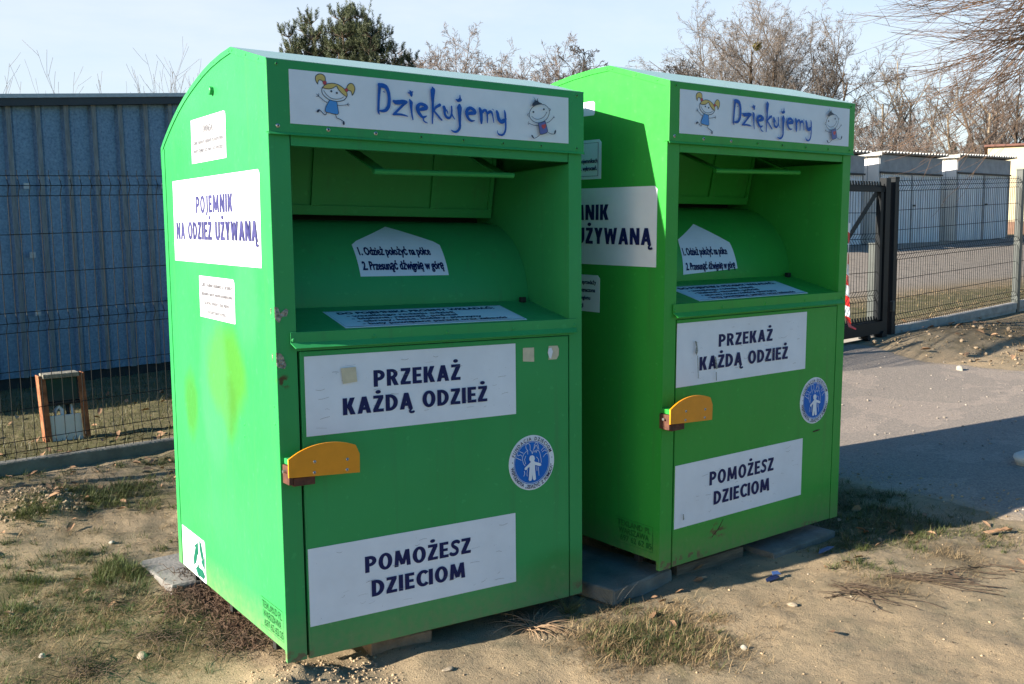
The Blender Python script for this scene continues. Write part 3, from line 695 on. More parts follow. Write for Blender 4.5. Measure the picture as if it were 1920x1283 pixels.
def emblem(name, cx, cz, r, parent, fmap, warp):
    mb = MB(); A = Art(mb, lambda u, v, h: fmap(u, v, h)); N = 56
    ring = lambda rr: [(cx + rr * math.cos(2 * math.pi * i / N), cz + rr * math.sin(2 * math.pi * i / N)) for i in range(N)]
    A.plate(ring(r), vinyl)
    A.fill(ring(r * .745), logo_blue)
    A.line(ring(r * .775), r * .022, logo_blue, True, 1)
    sc = r / .097
    for k, c, w, pts, cl in parse(LOGO_ART):
        P_ = [(cx + x * sc, cz + z * sc) for x, z in pts]
        if k == 'f': A.fill(P_, vinyl)
        else: A.line(P_, w[0] * sc * .62, vinyl, bool(cl))
    def arc(txt, a0, a1, rr, flip):
        n = len(txt); wd = [text2d(c, .02)[2] if c != ' ' else .55 for c in txt]; wd = [x + .32 for x in wd]; tot = sum(wd); s = 0
        for c, w_ in zip(txt, wd):
            t = (s + w_ / 2) / tot; s += w_; a = a0 + (a1 - a0) * t
            if c == ' ': continue
            A.glyph(c, cx + rr * math.cos(a), cz + rr * math.sin(a), a + (math.pi / 2 if flip else -math.pi / 2), r * .125, ink, .02)
    arc('FUNDACJA DZIECIOM', rad(162), rad(20), r * .815, False)
    arc('WSPÓLNOTA „ZDĄŻYĆ Z POMOCĄ”', rad(186), rad(352), r * .94, True)
    for a in (174, 7):
        A.fill([(cx + r * .875 * math.cos(rad(a)) + .02 * r * math.cos(q), cz + r * .875 * math.sin(rad(a)) + .02 * r * math.sin(q)) for q in np.linspace(0, 2 * math.pi, 7)[:-1]], ink)
    return mb.build(name, parent, warp=warp)

def make_bin(loc, rot, taper, col, label, first):
    pcol = col
    if first:
        pt = paint('green sheet paint', pcol,
                   patches=[((0, .49, .855), (.02, .20, .15), (.058, .225, .030), .9, .28), ((0, .45, .74), (.02, .08, .11), (.050, .19, .030), .75, .4), ((0, .905, .705), (.02, .075, .12), (.050, .20, .030), .75, .4),
                            ((0, .62, .80), (.02, .16, .30), (pcol[0] * 1.5 + .03, pcol[1] * 1.10, pcol[2] * 1.6 + .02), .28, .25), ((0, .25, 1.12), (.02, .11, .16), (pcol[0] * 1.5 + .03, pcol[1] * 1.12, pcol[2] * 1.5 + .02), .25, .3),
                            ((1.05, 0, .10), (.14, .05, .08), (pcol[0] * .9, pcol[1] * .75, pcol[2] * .6), .6, .5)],
                   rust=[((.03, 0, .01), (.06, .06, .03)), ((1.12, 0, .02), (.04, .05, .03)), ((.02, 0, .86), (.02, .02, .02))])
    else:
        pt = paint('leaf green sheet paint', pcol,
                   patches=[((.35, 0, .55), (.4, .05, .5), (pcol[0] * .9, pcol[1] * .92, pcol[2] * .9), .5, .5)],
                   rust=[((.16, 0, .018), (.11, .06, .022)), ((.95, 0, .008), (.06, .05, .010)), ((.03, 0, .02), (.05, .05, .03)), ((.33, 0, .09), (.05, .05, .03))])
    warp = lambda v: (W / 2 + (v[0] - W / 2) * (1 + taper * (v[2] - 1)), v[1], v[2])
    root = empty('donation_bin', loc, rot); tag(root, label, 'clothing bin', 'green used clothing bins')
    F = lambda x, z, h: (x, -h, z)                                   # front plane
    S = lambda u, z, h: (-h, -u, z)                                  # left side plane, u grows towards the front
    # ---- body: side sheets, back, floor, corner posts and the walls of the mouth
    mb = MB()
    side = [(0, .002), (.013, .002), (.0135, .036), (D, .036)] + [(y, z) for y, z in reversed(ROOF)]
    for x0, x1 in ((0, .004), (W - .004, W)):
        mb.prism(side, lambda u, v, t, x0=x0, x1=x1: (x0 + (x1 - x0) * t, u, v), 0, 1, pt)
    mb.box(.004, W - .004, D - .004, D - .0005, .036, 1.672, pt); mb.box(.004, W - .004, .03, D - .004, .037, .041, pt)
    for x0, x1 in ((.0006, XL), (XR, W - .0006)):
        mb.box(x0, x1, -.0012, .0025, 0, HH, pt)
    mb.box(XL - .003, XL, .0025, .03, .0, .96, pt); mb.box(XR, XR + .003, .0025, .03, .0, .96, pt)
    mb.box(XL - .003, XL, .0025, .62, .962, 1.562, pt); mb.box(XR, XR + .003, .0025, .62, .962, 1.562, pt)
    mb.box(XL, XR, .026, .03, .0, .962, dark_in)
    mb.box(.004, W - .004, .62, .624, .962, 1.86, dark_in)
    for y, z in ((1.06, 1.10), (1.06, 1.45), (1.06, .75), (1.06, .4)): mb.dome((0, D - .02, z), (-1, 0, 0), .004, pt, 6)
    for y, z in ((.06, .79), (.06, .735), (.34, .70), (.345, .66), (.68, 1.555)): mb.dome((0, y - .03, z), (-1, 0, 0), .0045, pt, 6)
    # round lug on the shoulder of the side sheet
    mb.tube([(-.001, .505, 1.80), (-.012, .505, 1.80), (-.014, .505, 1.800)], [.014, .014, .011], pt, 10)
    body = mb.build('body', root, warp=warp)
    for y in (.985, .546, .121):
        q = MB(); q.bbox(.004, .03, y - .014, y + .014, .006, .0362, rubber, .002); q.build('foot', root, warp=warp)
    # maker's embossed plate low on the side
    mp_ = MB(); Ae = Art(mp_, S); emb = mat('embossed paint edge' + ('' if first else ' leaf'), tuple(c * .42 for c in pcol), .5, var=.15)
    y0, y1, z0, z1 = (.217, .021, .060, .155) if first else (.235, .032, .065, .164)
    fr = [(-y0, z0), (-y1, z0), (-y1, z1), (-y0, z1)]
    Ae.line([fr[1], fr[2]], .0018, emb); Ae.line([fr[2], fr[3]], .0012, emb); Ae.line([fr[0], fr[1]], .0008, emb)
    Ae.text('TEXLAND PL', -y0 + .012, -y1 - .012, z1 - .031, .023, emb, .009); Ae.text('WARSZAWA', -y0 + .02, -y1 - .02, z1 - .060, .023, emb, .009); Ae.text('697 62 62 05', -y0 + .03, -y1 - .004, z1 - .089, .023, emb, .009)
    mp_.build('embossed_plate', root, warp=warp)
    pr_top = paint('roof dust and sky sheen' if first else 'leaf roof dust and sky sheen', (pcol[0] * .55 + .12, pcol[1] * .55 + .16, pcol[2] * .55 + .12), dirt=False); pn = pr_top.node_tree.nodes; pb_ = pn['Principled BSDF']; pb_.inputs['Coat Weight'].default_value = .9; pb_.inputs['Coat Roughness'].default_value = .16  # dust and mirrored sky are lightened into the top sheet's colour
    # ---- roof: bent sheet with a flange folded down over each side
    mr = MB(); n = len(ROOF); outer = [(y, z + .004) for y, z in ROOF]
    outer[0] = (-.0115, HF + .0015)
    V = []
    for x in (-.003, W + .003):
        V += [(x, y, z) for y, z in outer]
    for x in (-.003, W + .003):
        V += [(x, y, z - .003) for y, z in outer]
    Fs = []
    for i in range(n - 1): Fs += [(i, i + 1, n + i + 1, n + i), (2 * n + i, 3 * n + i, 3 * n + i + 1, 2 * n + i + 1)]
    Fs += [(0, n, 3 * n, 2 * n), (n - 1, 3 * n - 1, 4 * n - 1, 2 * n - 1)]
    mr.add(V, Fs, pr_top)
    inner = []
    for i, (y, z) in enumerate(outer):
        a = outer[max(i - 1, 0)]; b = outer[min(i + 1, n - 1)]; d = Vector((b[0] - a[0], b[1] - a[1])).normalized(); nn = Vector((d.y, -d.x)) * .019
        if i == 0: nn = Vector((0.003, -.022))
        inner.append((y + nn.x, z + nn.y))
    poly = outer + inner[::-1]
    for x0, x1 in ((-.0032, -.0004), (W + .0004, W + .0032)):
        mr.prism(poly, lambda u, v, t, x0=x0, x1=x1: (x0 + (x1 - x0) * t, u, v), 0, 1, pt)
        xs = -.0032 if x0 < 0 else W + .0032
        for j in (0.05, .16, .285, .315, .47, .62, .77, .92, 1.06):
            z = np.interp(j, [q[0] for q in outer], [q[1] for q in outer]) - .0095
            mr.dome((xs, j, z), (-1 if x0 < 0 else 1, 0, 0), .0046, pt, 7)
    mr.add([(x, D + dy, z) for x in (-.003, W + .003) for dy, z in ((0, 1.676), (.003, 1.676), (.003, 1.60), (0, 1.60))], [(0, 1, 2, 3), (7, 6, 5, 4), (0, 4, 5, 1), (1, 5, 6, 2), (2, 6, 7, 3), (3, 7, 4, 0)], pt)
    # folded strip of the back sheet seen along the rear edge of the side
    mr.box(-.0022, -.0004, D - .043, D, .037, 1.672, pt); mr.box(W + .0004, W + .0022, D - .043, D, .037, 1.672, pt)
    mr.build('roof', root, warp=warp)
    # ---- header over the mouth, with the thank-you sign and its screws
    mh = MB(); mh.bbox(-.0028, W + .0028, -.012, .012, HH, HF, pt, .002)
    mh.add([(x, y, z) for x in (-.0028, W + .0028) for y, z in ((-.0125, HH + .001), (-.0165, HH - .006), (-.0145, HH - .007), (-.0105, HH))], [(0, 1, 2, 3), (7, 6, 5, 4), (0, 4, 5, 1), (1, 5, 6, 2), (2, 6, 7, 3), (3, 7, 4, 0)], pt)
    head = mh.build('header_panel', root, warp=warp)
    for x, z in ((.027, 1.803), (.026, 1.624), (.184, 1.622), (.341, 1.621), (.499, 1.620), (.655, 1.619), (.810, 1.618), (.966, 1.618), (1.121, 1.802), (1.120, 1.6185)):
        ms = MB(); ms.dome((x, -.012, z), (0, -1, 0), .0066, steel if x in (.026, .184, .341) else pt, 10, .45); ms.dome((x, -.0148, z), (0, -1, 0), .003, rubber, 6, .4)
        ms.build('screw', head, smooth=True, warp=warp)
    sx0, sx1, sz0, sz1 = (.0645, 1.0838, 1.6325, 1.7912) if first else (.049, 1.1095, 1.6350, 1.7920)
    mt = MB(); A = Art(mt, lambda u, v, h: (u, -.012 - h, v)); A.plate([(sx0, sz0), (sx1, sz0), (sx1, sz1), (sx0, sz1)], vinyl)
    cx, cz = (sx0 + sx1) / 2, (sz0 + sz1) / 2; k = (sx1 - sx0) / 1.0193
    for kk, c, w, pts, cl in parse(HEADER_ART):
        P_ = [(cx + x * k, cz + z) for x, z in pts]
        if kk == 'f': A.fill(P_, ART[c])
        else: A.line(P_, w if len(w) > 1 else w[0], ART[c], bool(cl))
    st = mt.build('sign', root, warp=warp); st['label'] = 'white Dziękujemy sign with a running girl and a boy'
    # ---- lintel
    ml = MB(); ml.box(XL + .0045, XR - .002, .0015, .022, 1.570, HH - .0005, pt); ml.build('lintel', root, warp=warp)
    # ---- mouth: sloping shelf, drum, pusher flap with its lever
    mf = MB(); mf.add([(x, y, shelf_z(y) + dz) for dz in (0, -.004) for y in (.0, .262) for x in (XL + .0005, XR - .0005)], [(0, 1, 3, 2), (4, 6, 7, 5), (0, 2, 6, 4), (1, 5, 7, 3), (0, 4, 5, 1), (2, 3, 7, 6)], pt)
    # lip riveted across the front of the shelf, its foot bent outwards
    prof = [(-.0045, 1.0135), (-.0045, .9795), (-.0205, .9635), (-.0225, .9655), (-.0068, .9815), (-.0068, 1.0125)]
    xl0, xl1 = .0445, 1.1235
    V = []; n = len(prof); xs = [(xl0, 0), (xl1, 0)]
    for x, s_ in ((xl0, 1), (xl1, -1)):
        for y, z in prof: V.append((x + (s_ * .010 if z < .97 else 0), y, z))
    mf.add(V, [(i, (i + 1) % n, n + (i + 1) % n, n + i) for i in range(n)] + [tuple(range(n)), tuple(range(2 * n - 1, n - 1, -1))], pt)
    mf.box(XL, XR, -.0012, .02, .9555, 1.0095, pt)
    for x in (.053, .321, .587, .849, 1.113): mf.dome((x, -.0068, .9895), (0, -1, 0), .0062, pt, 8, .5)
    shelf = mf.build('shelf', root, warp=warp)
    mru = MB(); mru.bbox(1.040, 1.062, .222, .242, shelf_z(.23), shelf_z(.23) + .02, rubber, .003); mru.build('stop', shelf, warp=warp)
    md = MB(); zs_ = np.linspace(1.062, 1.376, 26); pr = [(drum_y(z), z) for z in zs_] + [(.565, 1.38), (.62, 1.38)]
    V = [(x, y, z) for x in (XL + .0006, XR - .0006) for y, z in pr]; n = len(pr)
    md.add(V, [(i, i + 1, n + i + 1, n + i) for i in range(n - 1)], pt); md.build('drum', root, smooth=True, warp=warp)
    mfl = MB(); lean = lambda z: .505 - (z - 1.395) * .205
    def fplate(x0, x1, z0, z1, dep): mfl.add([(x, lean(z) - d, z) for d in (dep, -.006) for z in (z0, z1) for x in (x0, x1)], [(0, 2, 3, 1), (4, 5, 7, 6), (0, 1, 5, 4), (2, 6, 7, 3), (0, 4, 6, 2), (1, 3, 7, 5)], pt)
    fplate(XL + .004, XR - .012, 1.395, 1.66, .0)
    for x0, x1 in ((XL + .004, .3275), (.3595, .806), (.846, XR - .012)): fplate(x0, x1, 1.4275, 1.655, .0045) if 0 else None
    for a in (((XL + .005, XR - .013, 1.3955, 1.4275, .010)), ((.328, .3605, 1.428, 1.655, .0098)), ((.806, .846, 1.428, 1.655, .0098)), ((XR - .030, XR - .0135, 1.428, 1.655, .0096))): fplate(*a)
    flap = mfl.build('flap', root, warp=warp)
    ma = MB()
    ma.tube([(.384, .10, 1.5155), (.925, .10, 1.5245)], .0095, pt, 10)
    for xa, xb in ((.386, .392), (.872, .885)):
        ma.add([(x + dx, y, z) for (x, y, z) in ((xa, .10, 1.522), (xb, .33, 1.612)) for dx in (0, .045) for _ in (0,)] + [(x + dx, y, z - .006) for (x, y, z) in ((xa, .10, 1.522), (xb, .33, 1.612)) for dx in (0, .045)],
               [(0, 1, 3, 2), (4, 6, 7, 5), (0, 4, 5, 1), (2, 3, 7, 6), (0, 2, 6, 4), (1, 5, 7, 3)], pt)
    ma.build('lever', flap, warp=warp)
    # stickers inside the mouth
    mk = MB(); A = Art(mk, lambda u, v, h: (u, drum_y(v) - h, v))
    if first: hp = [(.410, 1.175), (.757, 1.175), (.760, 1.291), (.590, 1.354), (.411, 1.291)]; t1 = (.425, .707, 1.248, .024); t2 = (.424, .744, 1.1965, .026)
    else: hp = [(.385, 1.101), (.732, 1.103), (.723, 1.227), (.562, 1.307), (.402, 1.242)]; t1 = (.405, .682, 1.178, .026); t2 = (.405, .716, 1.118, .026)
    dense = []
    for i in range(5):
        a, b = hp[i], hp[(i + 1) % 5]
        for q in range(8): dense.append((a[0] + (b[0] - a[0]) * q / 8, a[1] + (b[1] - a[1]) * q / 8))
    zz = sorted(set(np.linspace(min(q[1] for q in hp), max(q[1] for q in hp), 14)))
    def span(z):
        xs_ = []
        for i in range(5):
            a, b = hp[i], hp[(i + 1) % 5]
            if abs(a[1] - b[1]) > 1e-6 and min(a[1], b[1]) - 1e-9 <= z <= max(a[1], b[1]) + 1e-9: xs_.append(a[0] + (b[0] - a[0]) * (z - a[1]) / (b[1] - a[1]))
        return min(xs_), max(xs_)
    rows = [(span(z), z) for z in zz[:-1]] + [(span(zz[-1] - 1e-4), zz[-1] - 1e-4)]
    V = []
    for (a, b), z in rows: V += [A.map(a, z, .0012), A.map(b, z, .0012)]
    mk.add(V, [(2 * i, 2 * i + 1, 2 * i + 3, 2 * i + 2) for i in range(len(rows) - 1)], vinyl)
    A.text('1. Odzież położyć na półce', t1[0], t1[1], t1[2], t1[3] * 1.22, ink, .03); A.text('2. Przesunąć dźwignię w górę', t2[0], t2[1], t2[2], t2[3] * 1.2, ink, .03)
    so_ = mk.build('sticker', root, warp=warp); so_['label'] = 'house shaped white sticker with numbered instructions'
    mk = MB(); A = Art(mk, lambda u, v, h: (u, v, shelf_z(v) + h))
    a, b, c, d = (.236, .925, .020, .199) if first else (.215, .901, .016, .190)
    A.plate([(a, c), (b, c), (b, d), (a, d)], vinyl)
    e = .006; A.line([(a + e, c + e), (b - e, c + e), (b - e, d - e), (a + e, d - e)], .0022, ink, True, 1)
    A.text('DO POJEMNIKA PROSIMY WKŁADAĆ:', a + .038, b - .045, d - .042, .023, ink, .05)
    for i, (s_, u0, u1) in enumerate((('- wszelkiego rodzaju odzież', .055, .46), ('- bieliznę, ręczniki, pościel', .06, .455), ('- obrusy, koce, kołdry, pierzyny', .065, .535), ('- buty powiązane parami oraz zabawki', .07, .62))):
        A.text(s_, a + u0, a + u1, d - .073 - i * .0295, .020, ink, .04)
    so_ = mk.build('sticker', root, warp=warp); so_['label'] = 'wide white sticker listing what to put in, lying on the shelf'
    # ---- door with its stickers
    mo = MB(); mo.bbox(XL + .0085, XR - .0045, -.0014, .016, -.002 if first else .001, .9535, pt, .0025)
    door = mo.build('door', root, warp=warp)
    def front_sticker(x0, x1, z0, z1, lines, lab, marks=()):
        q = MB(); A = Art(q, lambda u, v, h: (u, -.0014 - h, v)); rr = .004
        A.plate([(x0, z0), (x1, z0), (x1, z1), (x0, z1)], vinyl)
        for s_, a, b, bz, cap in lines: A.bold(s_, a, b, bz, cap, ink)
        r = random.Random(int(x0 * 1e5 + z0 * 1e4))
        for i in range(26):
            u, v = r.uniform(x0 + .02, x1 - .06), r.uniform(z0 + .02, z1 - .02); L = r.uniform(.006, .04)
            A.line([(u, v), (u + L * .5, v + r.uniform(-.004, .004)), (u + L, v + r.uniform(-.004, .006))], r.uniform(.0003, .0010), ink_grey)
        for i in range(30):
            u, v = r.uniform(x0 + .01, x1 - .01), r.uniform(z0 + .01, z1 - .01); s_ = r.uniform(.0006, .0018)
            A.fill([(u, v), (u + s_, v + s_ * .3), (u + s_ * .6, v + s_ * 1.6)], ink_black)
        for m_ in marks: A.fill(m_, scrape)
        o = q.build('sticker', door, warp=warp); o['label'] = lab; return o
    scrape = mat('scrape marks', (.10, .13, .10), .7, var=.5, scale=160, col2=(.4, .42, .42))
    if first:
        front_sticker(.0865, .8592, .6920, .9375, [('PRZEKAŻ', .316, .636, .8277, .053), ('KAŻDĄ ODZIEŻ', .208, .740, .7470, .053)], 'white sticker reading PRZEKAŻ KAŻDĄ ODZIEŻ')
        front_sticker(.0780, .8525, .0985, .3432, [('POMOŻESZ', .269, .666, .2340, .053), ('DZIECIOM', .290, .642, .1530, .053)], 'white sticker reading POMOŻESZ DZIECIOM')
        emblem('emblem_sticker', .9245, .5130, .0975, door, lambda u, v, h: (u, -.0014 - h, v), warp)
        for poly, off in (([(.204, .895), (.254, .896), (.258, .850), (.210, .846)], .0045), ([(.891, .920), (.938, .919), (.938, .869), (.891, .873)], 0), ([(1.002, .921), (1.040, .920), (1.046, .908), (1.045, .886), (1.036, .872), (1.0, .872), (1.003, .885), (.997, .897), (1.0, .910)], 0)):
            q = MB(); q.prism(poly, lambda u, v, t: (u, -.0014 - off - t, v), .0002, .0013, vinyl_d)
            if poly[0][0] > .99: q.prism([(1.0, .912), (1.012, .915), (1.018, .900), (1.010, .875), (1.002, .880), (.997, .897)], lambda u, v, t: (u, -.0030 - t, v), .0002, .0016, vinyl)
            q.build('tape_remnant', door, warp=warp)
    else:
        z_ = lambda x, y: (x, y)
        front_sticker(.0720, .8712, .6975, .9400, [('PRZEKAŻ', .308, .642, .8345, .049), ('KAŻDĄ ODZIEŻ', .199, .746, .7515, .052)], 'white scratched sticker reading PRZEKAŻ KAŻDĄ ODZIEŻ',
                      [[(.160, .870), (.172, .866), (.180, .830), (.172, .812), (.164, .826), (.168, .846)], [(.176, .812), (.180, .812), (.187, .725), (.183, .722)], [(.276, .802), (.284, .798), (.298, .752), (.286, .750)], [(.285, .74), (.29, .738), (.292, .706), (.287, .704)]])
        front_sticker(.0780, .8715, .1485, .3965, [('POMOŻESZ', .274, .675, .2880, .055), ('DZIECIOM', .301, .650, .2060, .054)], 'white sticker reading POMOŻESZ DZIECIOM', [[(.115, .205), (.121, .203), (.124, .182), (.117, .180)]])
        emblem('emblem_sticker', .9450, .5525, .1005, door, lambda u, v, h: (u, -.0014 - h, v), warp)
        q = MB(); q.tube([(.945, -.003, .415), (.975, -.004, .418), (.99, -.003, .4185)], [.0025, .003, .002], rustbrown, 5); q.build('rust_scratch', door, warp=warp); q = MB(); q.tube([(.30, -.002, .075), (.335, -.0028, .10), (.365, -.002, .135)], [.0008, .002, .0008], rustbrown, 5); q.build('rust_scratch', door, warp=warp)
    # ---- latch: orange guard plate on a brown hinge block
    dx, dz = (0, 0) if first else (-.0205, -.006)
    arch = [(.003, .5845), (.2335, .574), (.2345, .632)] + [(x, .572 + .106 * math.sqrt(max(0, 1 - ((x - .132) / .165) ** 2))) for x in np.linspace(.222, .02, 18)] + [(.0035, .640)]
    mg = MB(); mg.prism([(x + dx, z + dz) for x, z in arch], lambda u, v, t: (u, -t, v), .055, .061, orange)
    gd = mg.build('latch_guard', root, warp=warp)
    for x, z in ((.086, .624), (.084, .591), (.193, .619), (.191, .587)):
        q = MB(); q.dome((x + dx, -.061, z + dz), (0, -1, 0), .0052, steel, 10, .5); q.dome((x + dx, -.0632, z + dz), (0, -1, 0), .0022, rubber, 6, .4); q.build('screw', gd, smooth=True, warp=warp)
    q = MB(); q.bbox(.006 + dx, .020 + dx, -.052, -.0015, .560 + dz, .617 + dz, rustbrown, .002); q.bbox(.0205 + dx, .090 + dx, -.052, -.0045, .5545 + dz, .580 + dz, rustbrown, .002); q.bbox(.012 + dx, .07 + dx, -.0545, -.002, .618 + dz, .636 + dz, pt, .002)
    q.tube([(-.004 + dx, -.03, .600 + dz), (.006 + dx, -.03, .600 + dz)], .005, steel, 8); q.build('latch_bracket', root, warp=warp)
    # ---- stickers on the left side sheet
    def side_sticker(c, wd, ht, ang, draw, lab, dense=False):
        q = MB(); ca, sa = math.cos(ang), math.sin(ang)
        A = Art(q, lambda u, v, h: S(c[0] + u * ca - v * sa, c[1] + u * sa + v * ca, h))
        A.plate([(-wd / 2, -ht / 2), (wd / 2, -ht / 2), (wd / 2, ht / 2 - .012), (wd / 2 - .012, ht / 2), (-wd / 2, ht / 2)], vinyl); draw(A)
        o = q.build('sticker', root, warp=warp); o['label'] = lab
    i1, i2 = (ink_violet, ink_grey) if first else (ink, ink)
    def d1(A):
        A.line([(-.175, .064), (.175, .064)], .0012, i2); A.line([(-.175, -.064), (.175, -.064)], .0012, i2)
        if not first: A.line([(.175, .064), (.175, -.064)], .0025, i1)
        A.text('UWAGA!', -.06, .06, .022, .027, i2, .04); A.text('Zakaz naklejania ogłoszeń na pojemnikach', -.168, .172, -.013, .017, i2, .03); A.text('pod groźbą kary z art. 63a § 1 kod. wykroczeń.', -.165, .170, -.042, .017, i2, .03)
    side_sticker((-.573, 1.651) if first else (-.534, 1.5585), .383, .152, -.038 if first else 0, d1, 'small white sticker headed UWAGA!')
    def d2(A):
        A.bold('POJEMNIK', -.185, .220, .025, .060, i1); A.bold('NA ODZIEŻ UŻYWANĄ', -.440, .450, -.068, .063, i1)
    side_sticker((-.561, 1.374) if first else (-.5155, 1.2985), .9475, .298, -.038 if first else .0, d2, 'large white sticker reading POJEMNIK NA ODZIEŻ UŻYWANĄ')
    def d3(A):
        for i, (s_, hw) in enumerate((('Część środków uzyskanych ze sprzedaży', .172), ('zebranych rzeczy zostanie przeznaczona', .168), ('na pomoc dzieciom z tego regiona'.replace('regiona', 'regionu'), .14), ('na rzecz naszej Fundacji', .10))): A.text(s_, -hw, hw, .036 - i * .031, .0165, i2, .035)
    side_sticker((-.550, 1.105) if first else (-.534, 1.034), .384, .146, -.036 if first else 0, d3, 'small white sticker with four lines of fine print')
    if first:
        def d4(A):
            A.line([(-.004, -.08), (-.004, .08)], .0012, ink_grey); A.text('697 62 62 05', -.138, -.014, .048, .020, ink_grey, .0)
            for z, a, b in ((.012, -.14, -.012), (-.002, -.13, -.02)): A.line([(a, z), (b, z)], .003, ink_grey)
            recycle(A, .075, 0.0, .074)
        side_sticker((-.962, .118), .300, .160, -.012, d4, 'white sticker with green recycling arrows')
        for poly in ([(.0, 1.092), (.010, 1.089), (.016, 1.071), (.034, 1.086), (.042, 1.080), (.036, 1.062), (.022, 1.061), (.012, 1.043), (.0, 1.055)], [(.0, .955), (.013, .952), (.021, .942), (.030, .915), (.024, .905), (.008, .908), (.0, .915)]):
            q = MB(); q.prism(poly, lambda u, v, t: (u, -.0012 - t, v), .0002, .0022, tapem); q.prism([(-.0, poly[0][1]), (.035, poly[0][1] + .002), (.035, poly[-1][1]), (0, poly[-1][1] + .004)], lambda u, v, t: (-t, u, v), .0002, .0010, tapem if 0 else pt); q.prism([(.022, poly[0][1] - .004), (.031, poly[0][1] - .008), (.026, poly[-1][1] + .01), (.024, poly[-1][1] + .02)], lambda u, v, t: (-t, u, v), .0012, .0022, tapem)
            q.build('tape_remnant', root, warp=warp)
    else:
        q = MB(); A = Art(q, S); A.plate([(-.50, 1.735), (-.49, 1.728), (-.388, 1.728), (-.382, 1.736), (-.382, 1.774), (-.390, 1.782), (-.49, 1.782), (-.5, 1.775)], vinyl); q.build('sticker', root, warp=warp)
    return root

make_bin((0, 0, 0), (-.03292, .02374, 0), .01173, (.034, .305, .088), 'nearer green clothing bin, yellow-green paint smudges on its sunlit side, recycling sticker low down', True)
make_bin((1.4545, -.07367, .01104), (.01246, .00753, .07915), -.00458, (.034, .325, .048), 'farther leaf-green clothing bin, its side half in the shadow of the other bin', False)
# ------------------------------------------------------------------ slabs, bricks and planks the bins stand on
concrete = mat('weathered concrete', (.30, .285, .26), .9, var=.22, scale=9, bump=.5, bscale=70)
concrete_d = mat('damp concrete', (.15, .148, .13), .9, var=.3, scale=7, bump=.5, bscale=60)
def slab(name, c, sx, sy, sz, rz, material, label, cat, tilt=(0, 0), chips=True):
    bm = bmesh.new(); bmesh.ops.create_cube(bm, size=1)
    for v in bm.verts: v.co = Vector((v.co.x * sx, v.co.y * sy, v.co.z * sz))
    bmesh.ops.bevel(bm, geom=bm.edges[:], offset=min(sz, sx, sy) * .12, segments=2, affect='EDGES', profile=.5)
    bmesh.ops.subdivide_edges(bm, edges=[e for e in bm.edges if e.calc_length() > .12], cuts=5, use_grid_fill=True)
    r = random.Random(sum(map(ord, label)))
    for v in bm.verts:
        v.co += Vector((r.uniform(-1, 1), r.uniform(-1, 1), r.uniform(-1, 1))) * min(sz, .06) * .035
        if chips and abs(v.co.z) > sz * .35 and (abs(v.co.x) > sx * .46 or abs(v.co.y) > sy * .46): v.co *= 1 - r.random() * .012
    q = MB(); q.frombm(bm, material); o = q.build(name); o.location = c; o.rotation_euler = (tilt[0], tilt[1], rz)
    return tag(o, label, cat)
slab('concrete_slab', (.215, 1.235, -.078), .62, .40, .06, .10, mat('pale grey concrete', (.20, .19, .175), .9, var=.15, scale=9, bump=.4, bscale=70), 'pale concrete slab under the rear corner of the nearer bin', 'slab', (-.01, .02))
slab('concrete_slab', (1.345, .215, -.046), .35, .56, .062, .16, concrete_d, 'grey concrete slab between the two bins', 'slab', (-.015, .01))
slab('concrete_slab', (2.27, .16, -.062), .46, .46, .06, .12, concrete_d, 'concrete slab under the right corner of the farther bin', 'slab', (.02, .0))
slab('brick', (.43, .10, -.060), .22, .10, .055, -.12, mat('old brick', (.26, .17, .11), .9, var=.25, scale=20, bump=.5), 'old brick wedged under the front of the nearer bin', 'brick')
slab('plank', (1.80, .07, -.045), .40, .14, .05, .06, mat('grey rotten wood', (.15, .115, .08), .9, var=.35, scale=9, stretch=(1, 9, 9), bump=.5), 'grey rotten plank under the front edge of the farther bin', 'plank')
for x, y in ((.06, .99), (.06, .56), (.05, .14)):
    pass
# ------------------------------------------------------------------ wire mesh fence on a concrete plinth
wire = mat('dark green coated wire', (.004, .007, .008), .6, var=.2, scale=30, spec=.15)
post_m = mat('anthracite post', (.005, .008, .011), .55, var=.15, scale=12, bump=.05, spec=.2)
post_g = mat('grey green post', (.045, .056, .054), .5, var=.15, scale=12)
WZ = [0, -.05, -.10, -.29, -.485, -.68, -.73, -.78, -.975, -1.17, -1.33, -1.38, -1.43]
def wire_panel(parent, p0, p1, z0, z1, r=.0020, bend=.028, step=.05):
    """one welded panel between two ground points; z0/z1 the height of its top wire at either end"""
    d = Vector((p1[0] - p0[0], p1[1] - p0[1])); L = d.length; d.normalize(); nrm = Vector((d.y, -d.x)); mb = MB()
    def pt_(s, dz, b): q = Vector(p0) + d * s + nrm * b; return (q.x, q.y, z0 + (z1 - z0) * s / L + dz)
    bz = {-.05: bend, -.73: bend, -1.38: bend}
    k = int(L / step)
    for i in range(k + 1):
        s = min(L, i * step)
        mb.tube([pt_(s, dz, b) for dz, b in ((.028, 0), (0, 0), (-.05, bend), (-.10, 0), (-.68, 0), (-.73, bend), (-.78, 0), (-1.33, 0), (-1.38, bend), (-1.43, 0), (-1.455, 0))], r, wire, 4, False)
    for dz in WZ: mb.tube([pt_(0, dz, bz.get(dz, 0) + .004), pt_(L, dz, bz.get(dz, 0) + .004)], r, wire, 4)
    return mb.build('wire_panel', parent)
